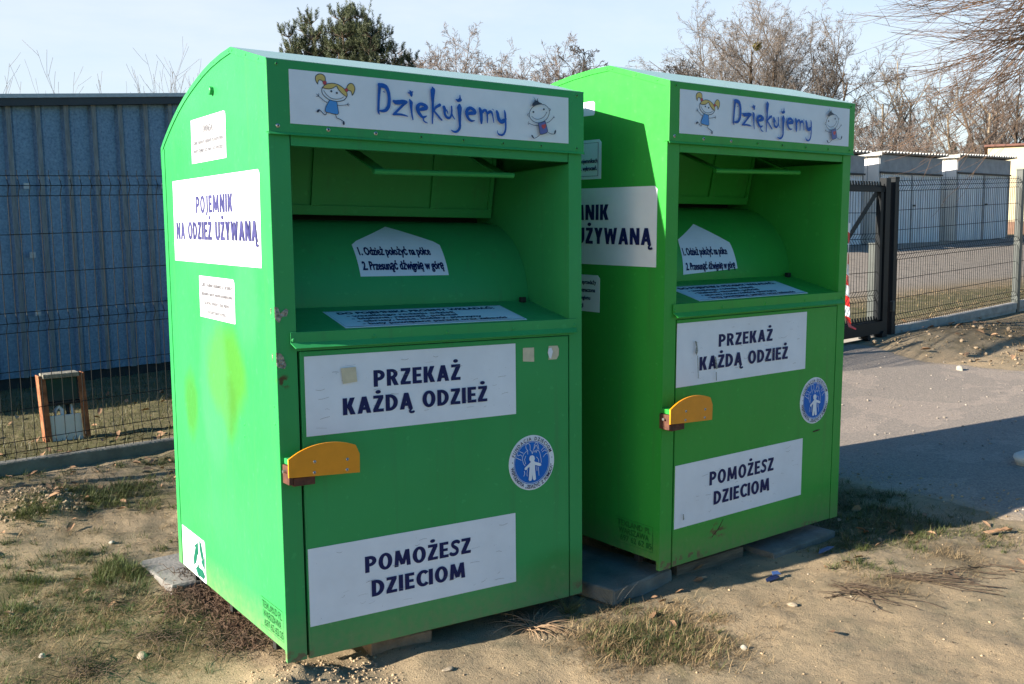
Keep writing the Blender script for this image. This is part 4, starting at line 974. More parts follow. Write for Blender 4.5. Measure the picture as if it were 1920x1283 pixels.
def square_post(parent, x, y, z0, z1, w, ang, material, name='post', cap=True):
    mb = MB(); mb.bbox(-w / 2, w / 2, -w / 2, w / 2, 0, z1 - z0, material, .004)
    if cap: mb.bbox(-w / 2 - .003, w / 2 + .003, -w / 2 - .003, w / 2 + .003, z1 - z0 - .012, z1 - z0 + .006, material, .003)
    ca, sa = math.cos(ang), math.sin(ang)
    return mb.build(name, parent, warp=lambda v: (x + v[0] * ca - v[1] * sa, y + v[0] * sa + v[1] * ca, z0 + v[2]))
def plinth(parent, p0, p1, z0, z1, h, th=.05, material=None):
    d = Vector((p1[0] - p0[0], p1[1] - p0[1])); L = d.length; d.normalize(); nrm = Vector((d.y, -d.x)); mb = MB(); k = max(2, int(L / .12)); r = random.Random(int(L * 100)); V = []
    for i in range(k + 1):
        q = Vector(p0) + d * L * i / k; zt = z0 + (z1 - z0) * i / k; j = r.uniform(-.003, .003)
        for b, dz in ((-th / 2, 0), (-th / 2, -h), (th / 2, -h), (th / 2, -.085), (th * .62, -.080), (th * .62, -.006 + j), (th * .5, j)): V.append((q.x + nrm.x * b, q.y + nrm.y * b, zt + dz))
    n = 7; F = [(i * n + a, i * n + (a + 1) % n, (i + 1) * n + (a + 1) % n, (i + 1) * n + a) for i in range(k) for a in range(n)] + [tuple(range(n)), tuple(k * n + a for a in range(n))[::-1]]
    mb.add(V, F, material or concrete_d); return mb.build('plinth', parent)
A8 = rad(8.0); d8 = Vector((math.cos(A8), math.sin(A8)))
def L1(s): return (-.45 + d8.x * s, 2.70 + d8.y * s)
f1 = tag(empty('wire_fence', (0, 0, 0)), 'dark wire mesh fence on a low concrete plinth in front of the grey metal garage', 'fence')
for a, b in ((-2.2, -1.02), (-.98, 1.48), (1.52, 4.0)):
    wire_panel(f1, L1(a), L1(b), 1.600 + .02 * a, 1.600 + .02 * b); plinth(f1, L1(a - .02), L1(b + .02), .178 - .014 * a, .178 - .014 * b, .25)
for s in (-1.0, 1.5, 4.02): square_post(f1, *L1(s), -.1, 1.70, .05, A8, post_m)

def L2(s): return (7.62 + d8.x * s, 3.36 + d8.y * s)
f2 = tag(empty('wire_fence', (0, 0, 0)), 'dark wire mesh fence right of the gate, standing in front of the grey garages', 'fence')
square_post(f2, 7.62, 3.36, .02, 1.745, .075, A8, post_m); square_post(f2, *L2(3.03), .1, 1.905, .075, A8, post_g); square_post(f2, *L2(5.7), .1, 1.98, .075, A8, post_g)
wire_panel(f2, L2(.06), L2(2.98), 1.715, 1.80, r=.0030); wire_panel(f2, L2(3.08), L2(5.65), 1.80, 1.88, r=.0030)
plinth(f2, L2(.05), L2(2.99), .270, .335, .3, .055, concrete); plinth(f2, L2(3.07), L2(5.65), .345, .41, .3, .055, concrete)
q = MB(); q.bbox(7.565, 7.60, 3.29, 3.325, .43, .535, post_g, .004); q.bbox(7.558, 7.566, 3.295, 3.32, .44, .525, rubber, .002); q.build('lock_keeper', f2)

# ------------------------------------------------------------------ sliding gate
g = tag(empty('sliding_gate', (7.45, 3.335, .15)), 'dark sliding gate with toothed top strip and diagonal brace behind the farther bin', 'gate')
def gb(s, z, b=0): return (7.455 - d8.x * s + d8.y * b, 3.335 - d8.y * s - d8.x * b, z)
GL = 3.9
def gate_part(name, fn, material=post_m):
    mb = MB(); fn(mb, material); o = mb.build(name, g); o.location = -g.location; return o
def beam(mb, m_, s0, s1, z0, z1, w):
    V = [gb(s, z, b) for s in (s0, s1) for b in (-w / 2, w / 2) for z in (z0, z1)]
    mb.add(V, [(0, 1, 3, 2), (4, 6, 7, 5), (0, 4, 5, 1), (2, 3, 7, 6), (0, 2, 6, 4), (1, 5, 7, 3)], m_)
gate_part('end_post', lambda mb, m_: beam(mb, m_, -.04, .05, .20, 1.735, .07))
gate_part('stile', lambda mb, m_: beam(mb, m_, .075, .125, .36, 1.64, .05))
gate_part('bottom_beam', lambda mb, m_: beam(mb, m_, .05, GL, .225, .345, .08))
gate_part('top_rail', lambda mb, m_: beam(mb, m_, .05, GL, 1.60, 1.645, .05))
def comb(mb, m_, z=1.645, up=1):
    beam(mb, m_, .05, GL, z + .001, z + .018, .006)
    for i in range(int((GL - .1) / .05)):
        s = .08 + i * .05; V = [gb(s, z + .012, -.003), gb(s + .034, z + .012, -.003), gb(s + .045, z + .055, -.003), gb(s + .02, z + .055, -.003)]; V += [gb(s, z + .012, .003), gb(s + .034, z + .012, .003), gb(s + .045, z + .055, .003), gb(s + .02, z + .055, .003)]
        mb.add(V, [(0, 1, 2, 3), (7, 6, 5, 4), (0, 4, 5, 1), (1, 5, 6, 2), (2, 6, 7, 3), (3, 7, 4, 0)], m_)
gate_part('toothed_strip', lambda mb, m_: comb(mb, m_)); gate_part('toothed_strip', lambda mb, m_: comb(mb, m_, .346))
gate_part('brace', lambda mb, m_: mb.tube([gb(.10, 1.60, -.035), gb(1.55, .36, -.035)], .027, m_, 4))
mbw = MB()
for i in range(int(GL / .05)):
    s = .15 + i * .05; mbw.tube([gb(s, z, b) for z, b in ((.35, .0), (.55, 0), (.60, -.03), (.65, 0), (1.10, 0), (1.15, -.03), (1.20, 0), (1.6, 0))], .003, wire, 4, False)
for z in (.45, .55, .60, .65, .83, 1.1, 1.15, 1.2, 1.4): mbw.tube([gb(.12, z, .004 if z not in (.6, 1.15) else -.026), gb(GL, z, .004 if z not in (.6, 1.15) else -.026)], .003, wire, 4)
o = mbw.build('wire_panel', g); o.location = -g.location
gate_part('guide_roller', lambda mb, m_: mb.tube([gb(.05, .20, -.06), gb(.05, .20, .06)], .05, m_, 10)); gate_part('guide_roller', lambda mb, m_: mb.tube([gb(.32, .20, -.05), gb(.32, .20, .05)], .03, m_, 10))
o = square_post(None, 7.60, 3.56, .08, 1.10, .07, A8, post_g, 'gate_post'); tag(o, 'grey green guide post standing just behind the end of the sliding gate', 'post')
# concrete strip under the gate
mbs = MB(); V = []
for i in range(14):
    s = .05 + i * .28
    for b in (.05, .50): q_ = gb(s, 0, -b + .05); V.append((q_[0], q_[1], float(hgt(q_[0], q_[1])) + .022))
mbs.add(V, [(2 * i, 2 * i + 1, 2 * i + 3, 2 * i + 2) for i in range(13)], mat('pale concrete strip', (.45, .40, .33), .9, var=.12, scale=5)); o = mbs.build('gate_track'); kind(o, 'structure')
# barrier tape tied to the gate
tm = bpy.data.materials.new('red white barrier tape'); n, l, p = nodes_of(tm)
tcn = n.new('ShaderNodeTexCoord'); sxz = n.new('ShaderNodeSeparateXYZ'); l.new(tcn.outputs['Object'], sxz.inputs[0]); ma_ = n.new('ShaderNodeMath'); ma_.operation = 'MULTIPLY_ADD'; ma_.inputs[1].default_value = .5; l.new(sxz.outputs['X'], ma_.inputs[0]); l.new(sxz.outputs['Z'], ma_.inputs[2])
mo_ = n.new('ShaderNodeMath'); mo_.operation = 'PINGPONG'; mo_.inputs[1].default_value = .10; l.new(ma_.outputs[0], mo_.inputs[0]); gt = n.new('ShaderNodeMath'); gt.operation = 'GREATER_THAN'; gt.inputs[1].default_value = .05; l.new(mo_.outputs[0], gt.inputs[0])
mxx = n.new('ShaderNodeMix'); mxx.data_type = 'RGBA'; mxx.inputs['A'].default_value = (.75, .75, .75, 1); mxx.inputs['B'].default_value = (.65, .03, .02, 1); l.new(gt.outputs[0], mxx.inputs['Factor']); l.new(mxx.outputs['Result'], p.inputs['Base Color']); p.inputs['Roughness'].default_value = .35
mb = MB(); pts = [(6.655, 3.13, 1.30), (6.645, 3.12, 1.05), (6.640, 3.12, .85), (6.615, 3.10, .62), (6.59, 3.07, .45), (6.62, 3.065, .36), (6.69, 3.05, .33)]
V = []
for i, q_ in enumerate(pts):
    w = .022; tw = math.sin(i * 1.3) * .6; V += [(q_[0] - w * math.cos(tw), q_[1] - w * math.sin(tw), q_[2]), (q_[0] + w * math.cos(tw), q_[1] + w * math.sin(tw), q_[2] + .01)]
mb.add(V, [(2 * i, 2 * i + 1, 2 * i + 3, 2 * i + 2) for i in range(len(pts) - 1)], tm); o = mb.build('barrier_tape'); tag(o, 'red and white barrier tape hanging on the sliding gate', 'tape')

# ------------------------------------------------------------------ grey corrugated garage behind the left fence
galv = mat('dull galvanised sheet', (.12, .205, .32), .48, .25, var=.22, scale=55, bump=.12, bscale=90, col2=(.20, .30, .42))
galv_l = mat('light galvanised sheet', (.36, .38, .41), .45, .3, var=.12, scale=30)
bitumen = mat('black bitumen', (.012, .013, .015), .7, var=.3, scale=12, bump=.3)
A10 = rad(10.5)
def frame(ox, oy, oz, ang):
    ca, sa = math.cos(ang), math.sin(ang); return lambda v: (ox + v[0] * ca - v[1] * sa, oy + v[0] * sa + v[1] * ca, oz + v[2])
fr = frame(-.10, 5.70, 0, A10)
gar = tag(empty('garage', (0, 0, 0)), 'blue-grey ribbed sheet metal garage behind the left fence', 'garage')
S0, S1, DEP = -4.2, 3.3, 5.2
galv_rib = mat('weathered rib crest', (.17, .185, .195), .6, .15, var=.3, scale=20, stretch=(3, 3, .4))
def ribbed(mb, s0, s1, zb, zt, material, pitch=.215, rib=.042, off=.045, y=0.0, yd=-1):
    prof = [(0, 0), (off, 0), (off + .014, rib), (off + .050, rib), (off + .058, 0), (pitch * .55, 0), (pitch * .60, .005), (pitch * .66, .005), (pitch * .71, 0)]
    pts = []; s = s0
    while s < s1:
        for a, b in prof:
            if s + a < s1: pts.append((s + a, y + yd * b))
        s += pitch
    pts.append((s1, y)); V = [(a, b, zb) for a, b in pts] + [(a, b, zt(a)) for a, b in pts]; n = len(pts)
    top = [i for i in range(n - 1) if abs(pts[i][1] - pts[i + 1][1]) < 1e-6 and abs(pts[i][1] - y) > rib * .9]
    mb.add(V, [(i, i + 1, n + i + 1, n + i) for i in range(n - 1) if i not in top], material); mb.add(V, [(i, i + 1, n + i + 1, n + i) for i in top], galv_rib)
rz_ = lambda s: 2.27 + .085 * s
mb = MB(); ribbed(mb, S0, S1, .20, rz_, galv, off=.052)
for s in (S0, S1): mb.add([(s, 0, .2), (s, DEP, .2), (s, DEP, rz_(s)), (s, 0, rz_(s))], [(0, 1, 2, 3)], galv)
mb.add([(S0, DEP, .2), (S1, DEP, .2), (S1, DEP, rz_(S1)), (S0, DEP, rz_(S0))], [(0, 1, 2, 3)], galv)
mb.build('wall', gar, warp=fr)
mb = MB(); V = [(s, y, rz_(s) + dz) for s in (S0 - .1, S1 + .1) for y, dz in ((-.10, .045), (-.10, .075), (DEP + .1, .075), (DEP + .1, .045))]
mb.add(V, [(0, 1, 2, 3), (7, 6, 5, 4), (0, 4, 5, 1), (1, 5, 6, 2), (2, 6, 7, 3), (3, 7, 4, 0)], galv_l); mb.build('roof', gar, warp=fr)
mb = MB(); V = [(s, y, rz_(s) + dz) for s in (S0 - .08, S1 + .08) for y, dz in ((-.085, -.012), (-.085, .044), (-.004, .044), (-.004, -.012))]
mb.add(V, [(0, 1, 2, 3), (7, 6, 5, 4), (0, 4, 5, 1), (1, 5, 6, 2), (2, 6, 7, 3), (3, 7, 4, 0)], mat('dark fascia', (.02, .025, .035), .5)); mb.build('fascia', gar, warp=fr)
mb = MB(); mb.bbox(S0, S1, .01, DEP - .01, -.1, .198, bitumen, .004); mb.bbox(S0, S1, -.05, .008, -.1, .095, mat('dark concrete footing', (.06, .06, .06), .9, var=.4, scale=8, bump=.5), .006); mb.build('foundation', gar, warp=fr)
for s, z in ((.28, 1.68), (1.38, 1.70), (.30, .70), (1.40, .74), (.29, 1.15)): mb = MB(); mb.box(s - .022, s + .022, -.0475, -.0442, z - .022, z + .022, galv_l); mb.build('patch_plate', gar, warp=fr)
# the shrub whose bare twigs stick up behind that garage comes with the trees below

# ------------------------------------------------------------------ rusty meter box behind the left fence
bx = tag(empty('meter_box', (-.005, 3.42, .10)), 'rusty framed meter box with a white lower panel, on the grass behind the left fence', 'box')
rusty = mat('orange rust', (.24, .085, .035), .85, var=.4, scale=25, bump=.4, bscale=80, col2=(.36, .14, .06))
tl = -.045
wbx = lambda v: (v[0] * math.cos(rad(3)) - v[1] * math.sin(rad(3)) - tl * v[2] * -1, v[0] * math.sin(rad(3)) + v[1] * math.cos(rad(3)), v[2])
for x0 in (-.135, .105):
    mb = MB(); mb.bbox(x0, x0 + .010, -.03, .05, -.03, .405, rusty, .002); mb.bbox(x0 + (.0102 if x0 < 0 else -.0282), x0 + (.038 if x0 < 0 else -.0002), -.03, -.022, -.03, .395, rusty, .002); mb.build('upright', bx, warp=wbx)
mb = MB(); mb.bbox(-.098, .078, -.012, .045, .245, .385, mat('dark meter glass', (.02, .035, .05), .15, var=.3, scale=8), .006); mb.bbox(-.099, .079, -.016, .05, .225, .2445, bitumen, .003); mb.build('meter_case', bx, warp=wbx)
mb = MB(); mb.bbox(-.112, .085, -.04, .06, .386, .412, mat('mossy lid', (.20, .19, .15), .9, var=.3, scale=25, bump=.5), .004); mb.build('lid', bx, warp=wbx)
mb = MB(); mb.bbox(-.098, .076, -.018, -.006, -.02, .165, mat('white plastic panel', (.62, .62, .60), .45, var=.05), .003); mb.build('panel', bx, warp=wbx)
mb = MB(); mb.tube([(-.06, .01, .10), (-.06, .01, .19), (-.035, .01, .215), (-.02, .01, .19), (-.02, .01, .1)], .012, vinyl, 8); mb.tube([(.012, .01, .1), (.012, .01, .225)], .011, bitumen, 8); mb.tube([(.035, .012, .1), (.035, .012, .225)], .007, vinyl, 8); mb.build('pipe', bx, smooth=True, warp=wbx)

# ------------------------------------------------------------------ row of garages beyond the right fence
garage_m = mat('faded galvanised door', (.66, .69, .73), .55, .0, var=.10, scale=6, stretch=(1, 1, .2), col2=(.78, .80, .82))
band_m = mat('grey fascia board', (.25, .265, .285), .7, var=.2, scale=4)
side_m = mat('pale sheet side', (.62, .62, .60), .6, .1, var=.06, scale=3)
roof_m = mat('corrugated eternit', (.42, .42, .40), .75, var=.15, scale=8)
def far_garage(t0, wid, lab, dh=0.0):
    P0 = (19.64 + math.cos(A8) * t0, 12.36 + math.sin(A8) * t0); ga = tag(empty('garage', (0, 0, 0)), lab, 'garage', 'grey metal garages beyond the right fence'); w_ = frame(P0[0], P0[1], .70 + .012 * t0, A8)
    H = 2.20 + dh; De = 5.2
    mb = MB(); k = 16
    mb.box(0, .03, .02, De, 0, H, side_m); mb.box(wid - .03, wid, .02, De, 0, H, side_m); mb.box(.03, wid - .03, De - .03, De, 0, H, side_m)
    for yy in (.30, .62, 1.0): mb.box(-.006, -.001, yy, yy + .012, .02, H - .02, band_m)
    mb.build('wall', ga, warp=w_)
    mb = MB(); mb.box(.0305, wid - .0305, .0, .03, H - .42, H, band_m); mb.box(.02, wid - .02, -.03, -.0005, H - .44, H - .40, bitumen); mb.build('fascia', ga, warp=w_)
    half = (wid - .1) / 2
    for s0 in (.045, .055 + half):
        mb = MB(); pts = []; s = s0; pitch = .105
        while s + pitch <= s0 + half:
            pts += [(s, .05), (s + .034, .05), (s + .044, .004), (s + .070, .004), (s + .080, .05)]; s += pitch
        pts.append((s0 + half, .05)); n = len(pts)
        mb.add([(a, b, .03) for a, b in pts] + [(a, b, H - .445) for a, b in pts], [(i, i + 1, n + i + 1, n + i) for i in range(n - 1)], garage_m)
        mb.box(s0, s0 + .035, -.006, .003, .04, H - .45, band_m); mb.box(s0 + half - .04, s0 + half - .005, -.006, .003, .04, H - .45, band_m)
        dr = mb.build('door', ga, warp=w_)
        if s0 > 1:
            mb = MB(); mb.bbox(s0 + .05, s0 + .17, -.03, -.006, .98, 1.02, bitumen, .004); mb.build('handle', dr, warp=w_)
    mb = MB(); mb.box(-.02, wid + .02, -.06, De, -.3, .028, bitumen); mb.build('foundation', ga, warp=w_)
    mb = MB(); V = []; F = []; a0, a1 = -.10, wid + .10; N = int((a1 - a0) / .03)
    for i in range(N + 1):
        s = a0 + i * .03; z = .028 * math.sin(2 * math.pi * s / .16)
        for y, zz in ((-.13, H + .045 + z + .012 * s), (-.13, H + .057 + z + .012 * s), (De, H - .45 + z), (De, H - .462 + z)): V.append((s, y, zz))
    for i in range(N):
        for a in range(4): F.append((i * 4 + a, i * 4 + (a + 1) % 4, (i + 1) * 4 + (a + 1) % 4, (i + 1) * 4 + a))
    mb.add(V, F, roof_m); mb.box(a0 - .03, a0 - .002, -.12, 2.0, H - .03, H + .05, roof_m); mb.build('roof', ga, warp=w_)
    return ga
far_garage(0.0, 3.25, 'middle corrugated metal garage beyond the fence, right behind the gate posts')
far_garage(4.08, 3.40, 'corrugated metal garage at the right end of the row, next to the beige building', .04)
far_garage(-4.0, 3.33, 'corrugated metal garage mostly hidden behind the farther green bin', -.02)
far_garage(-8.0, 3.33, 'corrugated metal garage at the left end of the row, hidden by the bins', -.04)
# ------------------------------------------------------------------ beige building
bd = tag(empty('building', (0, 0, 0)), 'low beige rendered building with a reddish roof edge beyond the last garage', 'building')
wb = frame(33.3, 17.9, .62, rad(-59))
mb = MB(); mb.bbox(0, 16, 0, 9, .62, 3.28, mat('beige render', (.52, .44, .30), .9, var=.08, scale=2.5, bump=.1), .02); mb.build('wall', bd, warp=wb)
mb = MB(); mb.bbox(-.12, 16.1, -.12, 9.1, 3.282, 3.36, mat('red brown flashing', (.13, .055, .04), .6), .01); mb.build('roof', bd, warp=wb)
mb = MB(); mb.bbox(-.03, 16.03, -.03, 9, -.3, .618, mat('brown plinth', (.22, .13, .09), .9, var=.15, scale=3), .01); mb.build('foundation', bd, warp=wb)
for s in (2.2, 5.2, 8.5):
    mb = MB(); mb.box(s, s + 1.4, -.012, -.001, 1.3, 2.5, mat('dark window glass', (.03, .04, .05), .1)); mb.box(s - .07, s, -.03, -.0015, 1.23, 2.57, vinyl); mb.box(s + 1.4, s + 1.47, -.03, -.0015, 1.23, 2.57, vinyl); mb.box(s, s + 1.4, -.03, -.0125, 1.23, 1.30, vinyl); mb.box(s, s + 1.4, -.03, -.0125, 2.5, 2.57, vinyl); mb.build('window', bd, warp=wb)
# ------------------------------------------------------------------ trees
def seg_mesh(name, segs, material, parent=None, sides=3):
    S_ = np.array(segs, float)
    if len(S_) == 0: return None
    p0, p1, r0, r1 = S_[:, 0:3], S_[:, 3:6], S_[:, 6], S_[:, 7]
    d = p1 - p0; d /= np.linalg.norm(d, axis=1, keepdims=True) + 1e-9
    ref = np.where(np.abs(d[:, 2:3]) > .9, np.array([[1., 0, 0]]), np.array([[0, 0, 1.]])); a = np.cross(d, ref); a /= np.linalg.norm(a, axis=1, keepdims=True) + 1e-9; b = np.cross(d, a)
    V = np.zeros((len(S_), 2 * sides, 3))
    for k in range(sides):
        t = 2 * math.pi * k / sides; o = a * math.cos(t) + b * math.sin(t)
        V[:, k] = p0 + o * r0[:, None]; V[:, sides + k] = p1 + o * r1[:, None]
    base = (np.arange(len(S_)) * 2 * sides)[:, None]
    F = np.concatenate([base + np.array([[k, (k + 1) % sides, sides + (k + 1) % sides, sides + k]]) for k in range(sides)], 0)
    return np_mesh(name, V.reshape(-1, 3), F, material, parent, smooth=True)
def rotate_about(d, ang, az):
    a = Vector((0, 0, 1)) if abs(d.z) < .95 else Vector((1, 0, 0)); u = d.cross(a).normalized(); v = d.cross(u)
    return (d * math.cos(ang) + (u * math.cos(az) + v * math.sin(az)) * math.sin(ang)).normalized()
def bare(seed, base, length, r0, direction, nch, ang, lr, wig, trop, rmin=.006, start=.25, nseg=6):
    """recursive winter branching -> (segments by level, tip points)"""
    R = random.Random(seed); levels = [[] for _ in range(len(nch) + 1)]; tips = []
    st = [(Vector(base), Vector(direction).normalized(), length, r0, 0)]
    while st:
        p, d, L, r, lv = st.pop(); ns = nseg if lv < 2 else (3 if lv < 4 else 2); pts = [(p, d, r)]
        for i in range(ns):
            w = wig[min(lv, len(wig) - 1)]
            d = (d + Vector((R.gauss(0, w), R.gauss(0, w), R.gauss(0, w))) + Vector((0, 0, trop[min(lv, len(trop) - 1)]))).normalized()
            p2 = p + d * (L / ns); r2 = max(rmin, r * (1 - .75 / ns)) if lv else max(rmin, r * (1 - .6 / ns)); levels[lv].append((*p, *p2, r, r2)); p, r = p2, r2; pts.append((p, d, r))
        if lv < len(nch):
            n = nch[lv]
            for c in range(n):
                t = start + (1 - start) * (c + R.random()) / n if lv == 0 else .15 + .85 * (c + R.random()) / n
                k = min(int(t * ns), ns - 1); f = t * ns - k; q = pts[k][0].lerp(pts[k + 1][0], f); dd = pts[k + 1][1]
                a = rad(ang[min(lv, len(ang) - 1)]) * R.uniform(.6, 1.3)
                nd = rotate_about(dd, a, R.uniform(0, 2 * math.pi)); ll = L * lr[min(lv, len(lr) - 1)] * R.uniform(.7, 1.2) * (1.2 - .45 * t if lv == 0 else 1 - .4 * t)
                st.append((q, nd, ll, max(rmin, pts[k][2] * (.55 if lv == 0 else .62)), lv + 1))
        else: tips.append(p)
    return levels, tips
bark = mat('grey brown bark', (.095, .07, .05), .9, var=.3, scale=6, bump=.5, bscale=20)
bark_l = mat('pale bark', (.22, .18, .13), .9, var=.25, scale=5)
bark_dk = mat('dark bark', (.04, .033, .028), .9, var=.3, scale=5)
twig = mat('brown twigs', (.165, .14, .122), .9, var=.3, scale=3)
twig_g = mat('grey twigs', (.155, .13, .11), .9, var=.3, scale=3)
twig_r = mat('red brown twigs', (.165, .13, .112), .9, var=.3, scale=3)
twig_dk = mat('dark twigs', (.055, .045, .038), .9, var=.3, scale=3)
dry_leaf = mat('dry seed clusters', (.105, .072, .05), .9, var=.35, scale=2, island=.4)
dark_cone = mat('dark cones', (.03, .028, .026), .9, var=.3)
def tri_cloud(name, P, size, material, parent, seed=0, elong=1.0):
    """small random leaf-sized faces round the points P"""
    r = np.random.default_rng(seed); P = np.asarray(P, float); n = len(P)
    a = r.normal(size=(n, 3)); a /= np.linalg.norm(a, axis=1, keepdims=True); b = r.normal(size=(n, 3)); b -= a * (a * b).sum(1, keepdims=True); b /= np.linalg.norm(b, axis=1, keepdims=True)
    s = size * r.uniform(.5, 1.3, (n, 1)); V = np.stack([P - a * s * elong - b * s * .5, P + a * s * elong - b * s * .5, P + a * s * elong * .6 + b * s * .5, P - a * s * elong * .6 + b * s * .5], 1)
    return np_mesh(name, V.reshape(-1, 3), np.arange(n * 4).reshape(n, 4), material, parent)
def spot(u, d): k = (u - 960) / 1874.43; return (-1.0305 + d * (.5501 + .8327 * k), -2.825 + d * (.8272 - .5537 * k))
def ztop(u, v, d): return 1.318 + d * ((641.5 - v) / 1874.43 * .9933 - .1147 - .0139 * (u - 960) / 1874.43)
def gz1(x, y): return float(ground_z(np.array([x]), np.array([y]))[0])
def tree(name, label, cat, u, d, v, seed, stems=1, spread=.0, r0=.12, nch=(9, 7, 6, 5), ang=(44, 42, 44, 46), lr=(.46, .52, .5, .5), wig=(.035, .07, .10, .14), trop=(.02, .03, .03, .02), mats=None, split=2, leaves=None, start=.25, group='bare trees in the background', rmin=.006, lean=(0, 0)):
    x, y = spot(u, d); z = gz1(x, y) - .1; H = ztop(u, v, d) - z; t = tag(empty(name, (x, y, z)), label, cat, group); A, B, T = [], [], []; ST = []; R = random.Random(seed * 7)
    for s in range(stems):
        a = 2 * math.pi * s / max(1, stems) + R.random(); sp = spread * R.uniform(.5, 1.1); Lk = H * (R.uniform(.86, 1.0) if stems > 1 else 1) * .86
        lv, tp = bare(seed * 31 + s, (x + .15 * stems * .3 * math.cos(a), y + .15 * stems * .3 * math.sin(a), z), Lk, r0 * R.uniform(.8, 1.1), (sp * math.cos(a) + lean[0], sp * math.sin(a) + lean[1], 1), nch, ang, lr, wig, trop, rmin=rmin, start=start, nseg=9)
        A = []
        for i, L in enumerate(lv): (A if i < split else B).extend(L)
        ST.append(A)
        T += tp
    m1, m2 = mats or (bark, twig)
    for L, nm, mm in [(a_, 'trunk', m1) for a_ in ST] + [(B, 'crown', m2)]:
        o = seg_mesh(nm, L, mm, t, 6 if nm == 'trunk' else 3); o.location = (-x, -y, -z)
    if leaves:
        mm, frac, sz, per = leaves; R2 = np.random.default_rng(seed); T = np.array(T); T = T[R2.random(len(T)) < frac]; P_ = np.repeat(T, per, 0) + R2.normal(size=(len(T) * per, 3)) * sz * 1.6
        o = tri_cloud('seed_clusters', P_, sz, mm, t, seed); o.location = (-x, -y, -z)
    return t, (x, y, z, H)
big, bi = tree('bare_tree', 'tallest bare tree with several stems and a mistletoe ball, behind the farther green bin', 'tree', 1432, 46, 26, 11, stems=9, spread=.33, r0=.075, nch=(12, 8, 7, 5), mats=(bark, twig), leaves=(dry_leaf, .10, .02, 3), start=.30, trop=(.03, .03, .02, .02), rmin=.0052)
mbm = MB(); cx_, cy_ = spot(1413, 45); cz_ = ztop(1413, 98, 45); RR = random.Random(4); Tm = []
for i in range(700):
    v = Vector((RR.gauss(0, 1), RR.gauss(0, 1), RR.gauss(0, 1))).normalized() * RR.uniform(.03, .17) ; Tm.append((cx_ + v.x, cy_ + v.y, cz_ + v.z))
o = tri_cloud('mistletoe', Tm, .05, mat('mistletoe leaves', (.16, .14, .04), .8, var=.2), None, 3, 1.6); tag(o, 'round mistletoe ball hanging in the tallest bare tree', 'mistletoe')
tree('bare_tree', 'bare tree with dark cone clusters right of the tallest bare tree', 'tree', 1536, 44, 100, 12, stems=3, spread=.28, r0=.08, mats=(bark, twig_dk), leaves=(dark_cone, .05, .045, 3), rmin=.007)
tree('bare_tree', 'bare reddish tree peeping over the nearer bin roof right beside the pine', 'tree', 862, 48, 118, 13, stems=9, spread=.50, r0=.08, mats=(bark, twig_r), nch=(9, 7, 7, 5), leaves=(dry_leaf, .15, .025, 3), rmin=.007)
tree('bare_tree', 'bare brownish tree peeping over the right half of the nearer bin roof', 'tree', 945, 45, 100, 14, stems=13, spread=.55, r0=.08, mats=(bark, twig_r), nch=(9, 7, 7, 5), leaves=(dry_leaf, .15, .025, 3), rmin=.007)
tree('bare_tree', 'gnarled bare tree whose rounded top shows between the two bins', 'tree', 1147, 34, 99, 15, stems=8, spread=.55, r0=.11, nch=(9, 7, 6, 4), wig=(.09, .2, .26, .3), ang=(50, 55, 60, 60), trop=(0, .02, .02, .0), mats=(bark_dk, twig_dk), split=3, rmin=.008)
tree('bare_tree', 'slim bare tree with a pale trunk just right of the farther bin', 'tree', 1648, 52, 128, 16, stems=2, spread=.16, r0=.11, mats=(bark_l, twig_g), ang=(34, 38, 42, 45), nch=(12, 6, 5, 4), start=.15)
tree('bare_tree', 'bare tree with a straight pale trunk, second to the right of the farther bin', 'tree', 1700, 50, 146, 17, stems=2, spread=.22, r0=.10, mats=(bark_l, twig), ang=(36, 38, 42, 45), nch=(11, 6, 5, 4), start=.15)
tree('bare_tree', 'thin leaning bare tree above the right end of the garages', 'tree', 1800, 42, 176, 18, stems=1, r0=.09, mats=(bark_l, twig_g), lean=(-.16, .10), nch=(9, 6, 5, 3), start=.4)
tree('bare_tree', 'dark thin tree leaning right above the last garage', 'tree', 1808, 41, 200, 19, stems=1, r0=.08, mats=(bark_dk, twig_dk), lean=(.26, -.17), nch=(7, 5, 4, 3), start=.5)
tree('bare_tree', 'dense brown bare tree standing over the beige building', 'tree', 1878, 46, 112, 20, stems=6, spread=.30, r0=.10, mats=(bark, twig_r), nch=(10, 7, 6, 5), leaves=(dry_leaf, .12, .03, 3), start=.12, rmin=.006)
tree('bare_tree', 'pale stemmed bare tree left of the beige building', 'tree', 1838, 44, 180, 21, stems=1, spread=.12, r0=.09, mats=(bark_l, twig), nch=(9, 6, 5, 4), start=.3)
for i, (u, d, v, lab) in enumerate(((1618, 40, 222, 'brown bare bush over the garage roofs, right behind the farther bin edge'), (1655, 41, 245, 'brown bare bush above the left half of the middle garage roof'), (1700, 40, 236, 'brown bare bush above the right half of the middle garage roof'), (1745, 41, 250, 'brown bare bush above the gap between the two right garages'), (1560, 41, 215, 'brown bare bush hidden behind the farther bin'))):
    tree('bush', lab, 'bush', u, d, v, 40 + i, stems=7, spread=.50, r0=.03, nch=(6, 5, 5, 3), mats=(bark, twig_r), split=1, leaves=(dry_leaf, .12, .025, 3), rmin=.006, start=.1, group='brown bushes beyond the garages')
tree('bush', 'bare shrub whose thin twigs stick up behind the left garage roof', 'bush', 124, 15.5, 132, 60, stems=34, spread=.24, r0=.009, nch=(6, 3), ang=(26, 28), lr=(.4, .45), wig=(.03, .05, .06), trop=(.03, .05, .05), mats=(twig_g, twig_g), split=1, rmin=.0022, start=.55, group=None)

